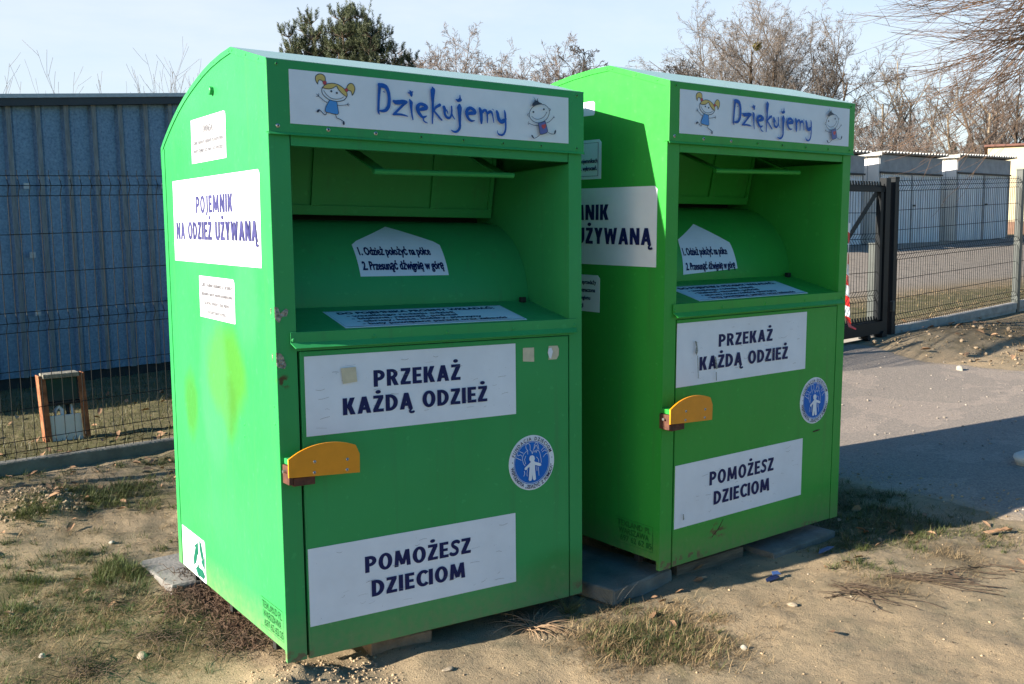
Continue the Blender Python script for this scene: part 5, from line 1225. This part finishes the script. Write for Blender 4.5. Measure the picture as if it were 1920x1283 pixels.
# pine with upturned shoots
def pine(u, d, seed):
    x, y = spot(u, d); z = gz1(x, y) - .1; t = tag(empty('pine_tree', (x, y, z)), 'dark green pine behind the left end of the nearer bin roof', 'tree'); R = random.Random(seed); segs = []; shoots = []
    px = d / 1874.43; rv = Vector((.8327, -.5537, 0)); fv = Vector((.55, .83, 0)); zt = lambda v: ztop(u, v, d)
    # leaders: (offset to the side in photo pixels, top v, spread)
    for off, v, sp in ((28, 28, 1.), (38, 34, .9), (18, 52, 1.), (-35, 70, 1.), (60, 75, 1.), (-80, 85, .8), (0, 38, .9), (-50, 42, .9), (72, 62, .8), (-88, 66, .7), (95, 98, .7), (55, 40, .7), (118, 100, .45), (-110, 92, .5), (-20, 60, .8), (-70, 50, .6), (10, 46, .8)):
        top = Vector((x, y, 0)) + rv * off * px + fv * R.uniform(-1.0, 1.0); top.z = zt(v) - .30; b = Vector((x, y, z)) + rv * off * px * .2; b.z = z + 1.2
        n = 12; prev = b
        for i in range(1, n + 1):
            f = i / n; q = b.lerp(top, f) + Vector((R.gauss(0, .03), R.gauss(0, .03), 0)); q.x += (top.x - b.x) * (f ** .6 - f) * .4; q.y += (top.y - b.y) * (f ** .6 - f) * .4
            segs.append((*prev, *q, .07 * (1 - f) + .014, .07 * (1 - (i + 1) / (n + 1)) + .012)); prev = q
            if f > .42:
                for k in range(11 if f < .95 else 6):
                    az = R.uniform(0, 2 * math.pi); L = sp * (1.15 - f) * 1.15 * R.uniform(.5, 1.1) + .12; dr = Vector((math.cos(az), math.sin(az), R.uniform(.25, .7))).normalized(); e = q + dr * L
                    segs.append((*q, *e, .015, .008))
                    for w in range(max(1, int(L / .16))):
                        s = q.lerp(e, (w + R.random()) / max(1, int(L / .16)) * .9 + .1); shoots.append((s, (dr * .4 + Vector((R.gauss(0, .35), R.gauss(0, .35), 1.0))).normalized(), R.uniform(.16, .32)))
                    shoots.append((e, (dr * .3 + Vector((0, 0, 1))).normalized(), R.uniform(.2, .36)))
        shoots.append((top, Vector((0, 0, 1)), .42))
    o = seg_mesh('trunk', segs, bark, t, 5); o.location = (-x, -y, -z)
    r = np.random.default_rng(seed); ns = len(shoots); K = 60
    P_ = np.array([s[0][:] for s in shoots]); Dd = np.array([s[1][:] for s in shoots]); Ls = np.array([s[2] for s in shoots])
    f = r.random((ns, K, 1)); az = r.normal(size=(ns, K, 3)); az -= Dd[:, None] * (az * Dd[:, None]).sum(2, keepdims=True); az /= np.linalg.norm(az, axis=2, keepdims=True)
    base = P_[:, None] + Dd[:, None] * f * Ls[:, None, None]; nd = Dd[:, None] * .75 + az * .8; nd /= np.linalg.norm(nd, axis=2, keepdims=True); ln = (.075 + .03 * r.random((ns, K, 1))) * (1.1 - .5 * f)
    sd = np.cross(nd, r.normal(size=(ns, K, 3))); sd /= np.linalg.norm(sd, axis=2, keepdims=True); w = .0055
    V = np.stack([base - sd * w, base + sd * w, base + nd * ln + sd * w * .4, base + nd * ln - sd * w * .4], 2).reshape(-1, 3)
    o = np_mesh('crown', V, np.arange(len(V)).reshape(-1, 4), mat('pine needles', (.050, .072, .036), .6, var=.35, scale=2.5, col2=(.095, .115, .05)), t); o.location = (-x, -y, -z)
pine(660, 28, 5)
# small dark evergreens far behind
for u, d, v, s, lab in ((1806, 55, 258, 1, 'small dark evergreen far behind the right garages'), (1775, 57, 270, 2, 'low dark evergreen far behind the middle garage')):
    x, y = spot(u, d); z = gz1(x, y); H = ztop(u, v, d) - z; t = tag(empty('evergreen', (x, y, z)), lab, 'tree', 'dark evergreens far behind'); seg = [(x, y, z, x, y, z + H * .9, .08, .02)]
    o = seg_mesh('trunk', seg, bark, t, 5); o.location = (-x, -y, -z); r = np.random.default_rng(s); f = r.random(5000) ** .8; a = r.random(5000) * 6.283; rr = (1 - f) * H * .28 * np.sqrt(r.random(5000)) + .05
    o = tri_cloud('crown', np.stack([x + rr * np.cos(a), y + rr * np.sin(a), z + H * (.1 + .9 * f)], -1), .07, mat('dark fir needles', (.03, .045, .03), .8, var=.3), t, s); o.location = (-x, -y, -z)

# large tree at the right whose drooping branches sweep into the picture; its trunk stands just outside
def willow():
    d = 14.0; x, y = spot(2010, d); z = gz1(x, y) - .1; t = tag(empty('weeping_tree', (x, y, z)), 'big bare tree at the upper right, long drooping twigs sweeping leftwards over the sky', 'tree'); R = random.Random(21); A, B = [], []
    left = Vector((-.8327, .5537, 0)); dep = Vector((.55, .83, 0)); p = Vector((x, y, z)); q = p
    for i in range(12):
        q2 = q + Vector((R.gauss(0, .03), R.gauss(0, .03), .62)); A.append((*q, *q2, .24 - .013 * i, .227 - .013 * i)); q = q2
    zc = ztop(1905, 15, d)
    limbs = [(.35, .10, -.1), (.6, .02, .3), (-.1, -.04, .1), (1.1, .12, -.4), (.2, .18, .6), (1.6, .06, .2), (-.5, .0, -.3), (.9, -.02, .7), (2.1, .12, -.1), (.0, .25, -.7), (-.3, .1, .8), (1.3, .2, .0), (.5, .3, -.9)]
    for dz, upv, dp in limbs:
        pp = Vector((x, y, zc + dz - .15)); dd = (left * 1.0 + dep * dp * .6 + Vector((0, 0, upv))).normalized(); L = R.uniform(.5, 1.1); ns = 6; rr = .05; pts = [pp]
        for i in range(ns):
            dd = (dd + Vector((R.gauss(0, .06), R.gauss(0, .06), R.gauss(.0, .05)))).normalized(); p2 = pp + dd * L / ns; A.append((*pp, *p2, rr, rr * .84)); rr *= .84; pp = p2; pts.append(pp)
        for k in range(17):
            s = pts[min(ns, int((k + R.random()) / 15 * ns) + 0)]; L1_ = R.uniform(1.1, 2.5); az = R.uniform(-.9, .9)
            ph_ = R.uniform(-.05, 1.4); d1 = (left * math.cos(ph_) + dep * math.sin(az) * .8 + Vector((0, 0, -math.sin(ph_)))).normalized(); q = s; r1 = R.uniform(.006, .011); n1 = 9
            for i in range(n1):
                d1 = (d1 + left * .055 + Vector((R.gauss(0, .03), R.gauss(0, .03), .04 + R.gauss(0, .03)))).normalized(); q2 = q + d1 * L1_ / n1; B.append((*q, *q2, r1, r1 * .88)); r1 = max(.0022, r1 * .88); q = q2
                if i > 1 and R.random() < .8:
                    d2 = (d1 + Vector((R.gauss(0, .45), R.gauss(0, .45), R.gauss(-.12, .35)))).normalized(); e = q; r2 = .0036; L2_ = R.uniform(.2, .65)
                    for j in range(4):
                        d2 = (d2 + left * .10 + Vector((R.gauss(0, .06), R.gauss(0, .06), .07))).normalized(); e2 = e + d2 * L2_ / 4; B.append((*e, *e2, r2, r2 * .8)); r2 = max(.0018, r2 * .8); e = e2
    o = seg_mesh('trunk', A, bark, t, 7); o.location = (-x, -y, -z); o = seg_mesh('crown', B, mat('weeping twigs', (.075, .048, .034), .85, var=.4, scale=3, col2=(.16, .095, .055)), t, 3); o.location = (-x, -y, -z)
willow()

# ------------------------------------------------------------------ grass, straw, twigs, leaves, pebbles
SLABS = [(.20, 1.21, .33, .23), (1.345, .215, .20, .30), (2.27, .16, .25, .25)]
def scatter(n, x0, x1, y0, y1, Z, seed, floor=.0, power=1.0):
    r = np.random.default_rng(seed); out = np.zeros((0, 2))
    while len(out) < n:
        q = np.stack([r.uniform(x0, x1, n * 3), r.uniform(y0, y1, n * 3)], -1); w = np.maximum(zone(q[:, 0], q[:, 1], Z) ** power, floor) * np.clip(.5 + 1.8 * fbm(q[:, 0] * 5, q[:, 1] * 5, 3), .05, 1.3)
        keep = r.random(len(q)) < w
        for sx, sy, hx, hy in SLABS: keep &= ~((np.abs(q[:, 0] - sx) < hx) & (np.abs(q[:, 1] - sy) < hy))
        keep &= polydist(q[:, 0], q[:, 1], ROAD) > .01
        out = np.concatenate([out, q[keep]])
    return out[:n]
def blades(name, P_, hmin, hmax, wid, lay, material, seed, kind_='stuff', curl=.6):
    """grass blades: two bent quads each; lay 0 = upright, 1 = flat on the ground"""
    r = np.random.default_rng(seed); n = len(P_); z = ground_z(P_[:, 0], P_[:, 1]) - .004; az = r.random(n) * 6.283; L = r.uniform(hmin, hmax, n) * (.6 + .4 * r.random(n)); tl = np.clip(lay + r.normal(size=n) * .25, .05, 1.45)
    dx, dy = np.cos(az), np.sin(az); w = wid * r.uniform(.6, 1.2, n); b = np.stack([P_[:, 0], P_[:, 1], z], -1); sd = np.stack([-dy, dx, np.zeros(n)], -1) * w[:, None]
    def at(f, t): return b + np.stack([dx * np.sin(t) * L * f, dy * np.sin(t) * L * f, np.cos(t) * L * f + .003], -1)
    m_ = at(.5, tl); t2 = np.clip(tl + curl * r.random(n), 0, 1.75); e = m_ + np.stack([dx * np.sin(t2) * L * .5, dy * np.sin(t2) * L * .5, np.cos(t2) * L * .5], -1)
    zf = ground_z(e[:, 0], e[:, 1]) + .002; e[:, 2] = np.maximum(e[:, 2], zf)
    V = np.stack([b - sd, b + sd, m_ - sd * .75, m_ + sd * .75, e - sd * .15, e + sd * .15], 1).reshape(-1, 3); o_ = (np.arange(n) * 6)[:, None]
    F = np.concatenate([o_ + np.array([[0, 1, 3, 2]]), o_ + np.array([[2, 3, 5, 4]])], 0); o = np_mesh(name, V, F, material)
    return kind(o, kind_)
gm = mat('green grass', (.055, .085, .02), .6, var=.25, scale=3, col2=(.105, .12, .033), island=.45, trans=.25)
gm2 = mat('moss green grass', (.065, .075, .02), .6, var=.3, scale=3, col2=(.13, .12, .045), island=.45, trans=.25)
sm_ = mat('straw', (.22, .15, .075), .75, var=.3, scale=4, col2=(.32, .235, .125), island=.45, trans=.15)
sm_d = mat('brown straw', (.16, .10, .05), .8, var=.3, scale=4, col2=(.25, .165, .085), island=.45)
def clumps(C_, k, rad_):
    r = np.random.default_rng(len(C_)); return np.repeat(C_, k, 0) + r.normal(size=(len(C_) * k, 2)) * rad_ * np.repeat(r.uniform(.4, 1.4, (len(C_), 1)), k, 0)
blades('grass', clumps(scatter(1250, -1.2, 3.9, -1.0, 2.66, GREEN, 1, power=1.5), 22, .013), .014, .060, .0013, .85, gm, 1)
blades('grass', scatter(14000, -1.2, 3.9, -1.0, 2.66, GREEN, 11, power=1.15), .012, .040, .0014, 1.0, gm2, 11)
blades('dry_grass', clumps(scatter(560, -1.2, 3.9, -1.1, 2.66, STRAW + [(a, b, c, .6 * d) for a, b, c, d in GREEN], 2, .012, power=1.3), 18, .018), .025, .085, .0010, 1.15, sm_, 2)
blades('dry_grass', scatter(9000, -1.2, 3.9, -1.1, 2.66, STRAW + GREEN, 12, .05, power=1.1), .012, .05, .0009, 1.42, sm_, 12, curl=.1)
blades('dry_grass', scatter(12000, -1.2, 3.9, -1.3, 2.66, STRAW, 3, .07), .008, .05, .0008, 1.45, sm_d, 3, curl=.1)
blades('grass', clumps(scatter(150, -.9, .2, .95, 2.4, [(-.62, 1.16, .07, 1.), (-.55, 1.38, .09, 1.), (-.20, 1.30, .13, 1.), (-.10, 1.14, .08, .8), (-.38, 2.02, .09, 1.), (-.10, 2.12, .12, .8), (.12, 2.2, .15, .8)], 24, power=1.5), 30, .015), .02, .07, .0013, .8, gm, 24)
blades('dry_grass', scatter(9000, -1.1, .35, .2, 1.6, STRAW, 13, .15, power=.8), .01, .06, .0009, 1.4, sm_, 13, curl=.12)
blades('dry_grass', scatter(7000, -1.1, .35, .2, 1.6, STRAW, 14, .15, power=.8), .01, .06, .0008, 1.42, sm_d, 14, curl=.12)
blades('grass', clumps(scatter(95, .85, 1.45, -.65, .05, [(1.13, -.36, .2, 1.), (1.22, -.10, .08, .8), (1.05, -.52, .10, .7), (1.26, -.30, .1, .7)], 4, power=1.8), 26, .016), .012, .055, .0012, .85, gm, 4)
blades('dry_grass', clumps(scatter(190, .8, 1.5, -.7, .05, [(1.15, -.38, .22, 1.), (1.22, -.12, .1, 1.)], 5, power=1.3), 22, .02), .02, .075, .0012, 1.15, sm_, 5)
blades('dry_grass', scatter(5000, .8, 1.5, -.7, .05, [(1.15, -.38, .24, 1.), (1.22, -.12, .12, 1.)], 15, power=1.2), .01, .05, .0012, 1.35, sm_d, 15, curl=.2)
r5 = np.random.default_rng(9); LW = np.stack([r5.uniform(-2.2, 4.5, 26000), r5.uniform(2.7, 5.9, 26000)], -1); LW = LW[(LW[:, 1] - .14 * LW[:, 0] > 2.80) & (LW[:, 1] - .185 * LW[:, 0] < 5.66) & (r5.random(len(LW)) < np.clip(.75 + 1.6 * fbm(LW[:, 0] * 3, LW[:, 1] * 3, 3), .12, 1))]
blades('grass', LW[:15000], .03, .08, .0022, .6, gm2, 6); blades('dry_grass', LW[15000:21000], .03, .08, .0020, 1.2, sm_, 7)
FB = np.stack([r5.uniform(6.9, 14, 16000), r5.uniform(1.0, 6.5, 16000)], -1); nn_ = FB[:, 1] - .12 * FB[:, 0]; FB = FB[(polydist(FB[:, 0], FB[:, 1], ROAD) > .08) & (nn_ < 4.6) & (r5.random(len(FB)) < np.clip(.5 + 1.8 * fbm(FB[:, 0] * 2, FB[:, 1] * 2, 3), .05, 1)) & ((nn_ < 2.28) | (nn_ > 2.6))]
blades('dry_grass', FB[:5500], .03, .10, .0035, 1.15, sm_, 8); blades('grass', FB[5500:9000], .03, .09, .0035, .7, gm2, 9)
def stems(name, items, material, seed, r=.0018, wob=.12, k=5, lift=.012):
    """dry stalks lying on the soil: (x, y, heading, fan, number, length)"""
    R = random.Random(seed); S_ = []
    for x, y, hd, fan, n, L in items:
        for i in range(n):
            a = hd + R.gauss(0, fan); px_, py_ = x + R.gauss(0, .025), y + R.gauss(0, .025); l = L * R.uniform(.4, 1.1); pv = None
            for j in range(k + 1):
                z = gz1(px_, py_) + .003 + lift * R.random() * (1 if fan < 1 else 3); c = (px_, py_, z)
                if pv: S_.append((*pv, *c, r * R.uniform(.7, 1.1), r * .8))
                pv = c; a += R.gauss(0, wob); px_ += math.cos(a) * l / k; py_ += math.sin(a) * l / k
    return kind(seg_mesh(name, S_, material, None, 4), 'stuff')
stalk = mat('dark dry stalks', (.06, .04, .025), .85, var=.35, scale=6)
stems('dry_twigs', [(2.02, -.46, -1.25, .16, 12, .34), (2.26, -.50, -1.0, .14, 13, .42), (1.92, -.50, -.4, .3, 5, .3), (2.45, -.58, -.8, .3, 6, .3), (2.1, -.55, 2.6, .5, 4, .2), (2.62, -.62, -1.2, .2, 4, .25)], stalk, 1)
stems('dry_twigs', [(.02, .90, 0, 2, 90, .15), (.05, .74, 0, 2, 80, .14), (-.06, .98, 0, 2, 50, .14), (.0, .56, 0, 2, 60, .14), (-.09, .80, 0, 2, 60, .15), (-.02, .40, 0, 2, 40, .12)], mat('red brown tangle', (.12, .072, .045), .85, var=.35, scale=6), 2, .0012, .5, 6, .011)
stems('dry_twigs', [(-.25, .62, .3, 1.2, 40, .22), (-.5, .5, .3, 1.2, 40, .22), (-.1, .45, 0, 1.5, 30, .2), (-.3, 1.0, .3, 1.2, 25, .2), (.1, .35, 0, 1.5, 20, .16)], stalk, 3, .0012, .3)
stems('dry_twigs', [(.03, 1.15, -.3, .9, 14, .22), (-.03, 1.08, .2, .9, 10, .18)], stalk, 4, .0016, .4, 6, .05)
# fallen leaves
def leaves(n, x0, x1, y0, y1, Z, seed, size=.022, fl=.02):
    P_ = scatter(n, x0, x1, y0, y1, Z, seed, fl); r = np.random.default_rng(seed); V, F = [], []
    for i, (x, y) in enumerate(P_):
        z = gz1(x, y) + .004; a = r.random() * 6.283; s = size * r.uniform(.5, 1.3); tx, ty = r.normal(size=2) * .35; cu = r.uniform(.1, .6) * s; o = len(V)
        for u, v in ((-1, 0), (-.4, .45), (.35, .42), (1, 0), (.35, -.42), (-.4, -.45), (0, 0)):
            px_, py_ = u * s, v * s; zz = z + abs(v) * cu * 1.5 + (tx * px_ + ty * py_) + s * .35; V.append((x + px_ * math.cos(a) - py_ * math.sin(a), y + px_ * math.sin(a) + py_ * math.cos(a), max(zz, z)))
        F += [(o + k, o + (k + 1) % 6, o + 6) for k in range(6)]
    return kind(np_mesh('fallen_leaves', V, F, mat('dry leaves', (.20, .105, .055), .8, var=.3, scale=8, col2=(.36, .22, .12), island=.5)), 'stuff')
leaves(260, -1.1, 3.2, -.9, 2.66, [(-.3, 2.45, .35, 1.), (.25, 2.55, .3, 1.), (-.6, 2.3, .3, 1.), (1.25, -.15, .12, .9), (1.55, -.15, .15, .5), (.05, .9, .2, .5), (2.6, .1, .35, .4)], 1)
leaves(160, -1.6, 4, 2.85, 5.2, [(0, 3.3, 2, .6)], 2, .03, .1); leaves(110, 7, 13, 1.3, 4, [(9, 3, 1.4, .7)], 3, .045, .05)
# pebbles and clods
def pebbles(n, x0, x1, y0, y1, smin, smax, material, seed, name='gravel', onroad=False):
    r = np.random.default_rng(seed); bm = bmesh.new(); bmesh.ops.create_icosphere(bm, subdivisions=1, radius=1); T = np.array([v.co[:] for v in bm.verts]); Fi = np.array([[v.index for v in f.verts] for f in bm.faces]); bm.free()
    P_ = np.stack([r.uniform(x0, x1, n), r.uniform(y0, y1, n)], -1); P_ = P_[polydist(P_[:, 0], P_[:, 1], ROAD) < -.02] if onroad else P_[polydist(P_[:, 0], P_[:, 1], ROAD) > .02]; n = len(P_); s = smin * (smax / smin) ** (r.random(n) ** 2.2); z = hgt(P_[:, 0], P_[:, 1]) + .004 if onroad else ground_z(P_[:, 0], P_[:, 1])
    V = T[None] * (1 + .3 * r.normal(size=(n, len(T), 1)).clip(-1, 1)) * s[:, None, None] * r.uniform(.6, 1.2, (n, 1, 3)) * np.array([1, 1, .75]); V += np.stack([P_[:, 0], P_[:, 1], z + s * .25], -1)[:, None]
    F = (np.arange(n) * len(T))[:, None, None] + Fi[None]; return kind(np_mesh(name, V.reshape(-1, 3), F.reshape(-1, 3), material, smooth=False), 'stuff')
pebbles(2600, -1.3, 4.0, -1.3, 2.65, .0014, .006, mat('sandy clods', (.34, .25, .155), .95, var=.2, scale=9, island=.35), 1)
pebbles(130, -1.3, 4.0, -1.3, 2.65, .002, .010, mat('pale pebbles', (.27, .23, .175), .85, var=.2, scale=20, island=.35), 2)
pebbles(900, -.62, -.16, 1.98, 2.34, .002, .013, mat('crumbled soil', (.25, .19, .125), .95, var=.25, scale=9, island=.3), 3)
pebbles(900, -.14, .34, -.16, .12, .0015, .007, MATS['sandy clods'], 4)
pebbles(5200, -1.3, 4.0, -1.3, 2.65, .0012, .0042, mat('dark crumbs', (.07, .05, .032), .95, var=.3, scale=9, island=.4), 7)
pebbles(500, 7, 10.5, 1.6, 3.2, .006, .03, MATS['crumbled soil'], 5)
pebbles(900, 3.2, 8, -1, 3.2, .003, .011, mat('road grit', (.24, .21, .175), .95, var=.25, scale=9, island=.4), 8, onroad=True)
pebbles(500, 3.2, 3.75, -1, .8, .003, .010, MATS['sandy clods'], 9, onroad=True)
def stone(x, y, s, label, material, seed, name='stone', flat=.65, sub=3):
    bm = bmesh.new(); bmesh.ops.create_icosphere(bm, subdivisions=sub, radius=1); R = random.Random(seed); ph = [R.uniform(0, 9) for _ in range(6)]
    for v in bm.verts:
        c = v.co; k = 1 + .18 * math.sin(c.x * 2.3 + ph[0]) + .14 * math.sin(c.y * 3.1 + ph[1]) + .12 * math.sin(c.z * 3.7 + ph[2]) + .05 * math.sin(c.x * 7 + ph[3]) * math.sin(c.y * 8 + ph[4]); v.co = Vector((c.x * k * s[0], c.y * k * s[1], c.z * k * s[2]))
    q = MB(); q.frombm(bm, material); o = q.build(name, smooth=True); o.location = (x, y, gz1(x, y) + s[2] * .45); o.rotation_euler = (0, 0, R.uniform(0, 3)); return tag(o, label, 'stone')
pale = mat('pale stone', (.30, .245, .175), .85, var=.15, scale=25, bump=.4, bscale=60)
white_s = mat('white stone', (.30, .28, .235), .8, var=.12, scale=25, bump=.3)
stone(1.335, -.62, (.011, .008, .010), 'small white stone on the sand in front of the gap between the bins', white_s, 1)
stone(1.74, -.47, (.018, .011, .009), 'tan stone lying on the sand in front of the farther bin', pale, 2)
stone(-.30, .52, (.020, .016, .011), 'round pale stone among dry stalks at the lower left', pale, 3)
stone(-.58, .70, (.011, .009, .008), 'tiny white stone at the left edge', white_s, 4)
stone(.46, -.19, (.018, .011, .006), 'flat tan stone on the sand in front of the nearer bin', pale, 5)
stone(6.94, 2.16, (.035, .028, .024), 'white stone on the asphalt near its far edge', white_s, 6)
stone(4.40, .13, (.105, .075, .045), 'big pale rounded concrete lump on the shaded asphalt at the right', mat('rounded concrete', (.55, .53, .48), .9, var=.12, scale=15, bump=.3), 7)
stone(-.16, 1.62, (.012, .010, .008), 'pale pebble near the slab at the left', white_s, 8)
# blue litter
bl = mat('blue plastic scrap', (.05, .10, .26), .3, var=.25, scale=30); bl2 = mat('dark blue foil', (.012, .02, .08), .3)
mb = MB(); mb.prism([(0, 0), (.05, -.004), (.082, .006), (.085, .02), (.055, .024), (.012, .016)], lambda u, v, t: (1.835 + u, -.265 + v + t * .3, gz1(1.835 + u, -.265 + v) + .006 + t + .1 * v), 0, .004, bl2); mb.prism([(.045, .010), (.062, .014), (.090, .008), (.092, .028), (.060, .030)], lambda u, v, t: (1.835 + u, -.265 + v, gz1(1.835 + u, -.265 + v) + .014 + t + .35 * v), 0, .002, bl); o = mb.build('plastic_scrap'); tag(o, 'dark and light blue plastic scrap at the shadow edge before the farther bin', 'litter')
mb = MB(); mb.prism([(0, 0), (.05, -.012), (.10, .0), (.085, .022), (.03, .02)], lambda u, v, t: (2.24 + u, -.18 + v, gz1(2.24 + u, -.18 + v) + .012 + t + .12 * u), 0, .002, mat('flat blue paper', (.08, .12, .24), .6, var=.2, scale=30)); o = mb.build('paper_scrap'); tag(o, 'flat blue paper scrap in the grass beside the right slab', 'litter')
mb = MB(); pts = [(3.03, -.435), (3.06, -.45), (3.09, -.47), (3.10, -.50)]
for i, (x, y) in enumerate(pts[:-1]): mb.prism([(0, -.012), (.035, -.016), (.05, .0), (.035, .014), (0, .012)], lambda u, v, t, x=x, y=y, i=i: (x + u, y + v - u * .4, gz1(x + u, y + v) + .012 + t + abs(v) * (.6 + .3 * i) + .1 * u), 0, .0015, MATS['dry leaves'])
o = mb.build('curled_leaf'); tag(o, 'orange brown curled leaf on the lit ground beside the shaded asphalt', 'leaf')
# weeds: drooping dry tuft under the nearer bin, pale weed on the middle slab
def tuft(name, x, y, n, L, mats_, label, seed, droop=.12, r=.002, upz=.7):
    R = random.Random(seed); z = gz1(x, y); S_ = []
    for i in range(n):
        a = R.uniform(0, 6.283); d = Vector((math.cos(a) * .8, math.sin(a) * .8, upz)).normalized(); p = Vector((x + R.gauss(0, .015), y + R.gauss(0, .012), z)); l = L * R.uniform(.5, 1.1); rr = r
        for j in range(6):
            d = (d + Vector((R.gauss(0, .08), R.gauss(0, .08), -droop))).normalized(); p2 = p + d * l / 6; p2.z = max(p2.z, gz1(p2.x, p2.y) + .002); S_.append((*p, *p2, rr, rr * .8)); rr *= .82; p = p2
    o = seg_mesh(name, S_, mats_, None, 4); return tag(o, label, 'weed')
tuft('dry_weed', .885, -.06, 70, .16, mat('pale dry stems', (.22, .14, .085), .8, var=.35, scale=8, col2=(.34, .23, .14)), 'drooping tuft of dry brown stems under the front edge of the nearer bin', 1, .16, .0020, .55)
tuft('dry_weed', 1.235, -.075, 34, .13, mat('grey weed stems', (.12, .115, .10), .8, var=.2), 'thin greyish weed growing before the slab between the bins', 2, .03, .0006, 1.2)
tuft('dry_weed', 1.06, -.03, 40, .09, MATS['green grass'], 'small dark weed in the shade at the right foot of the nearer bin', 3, .05, .0013, 1.0)
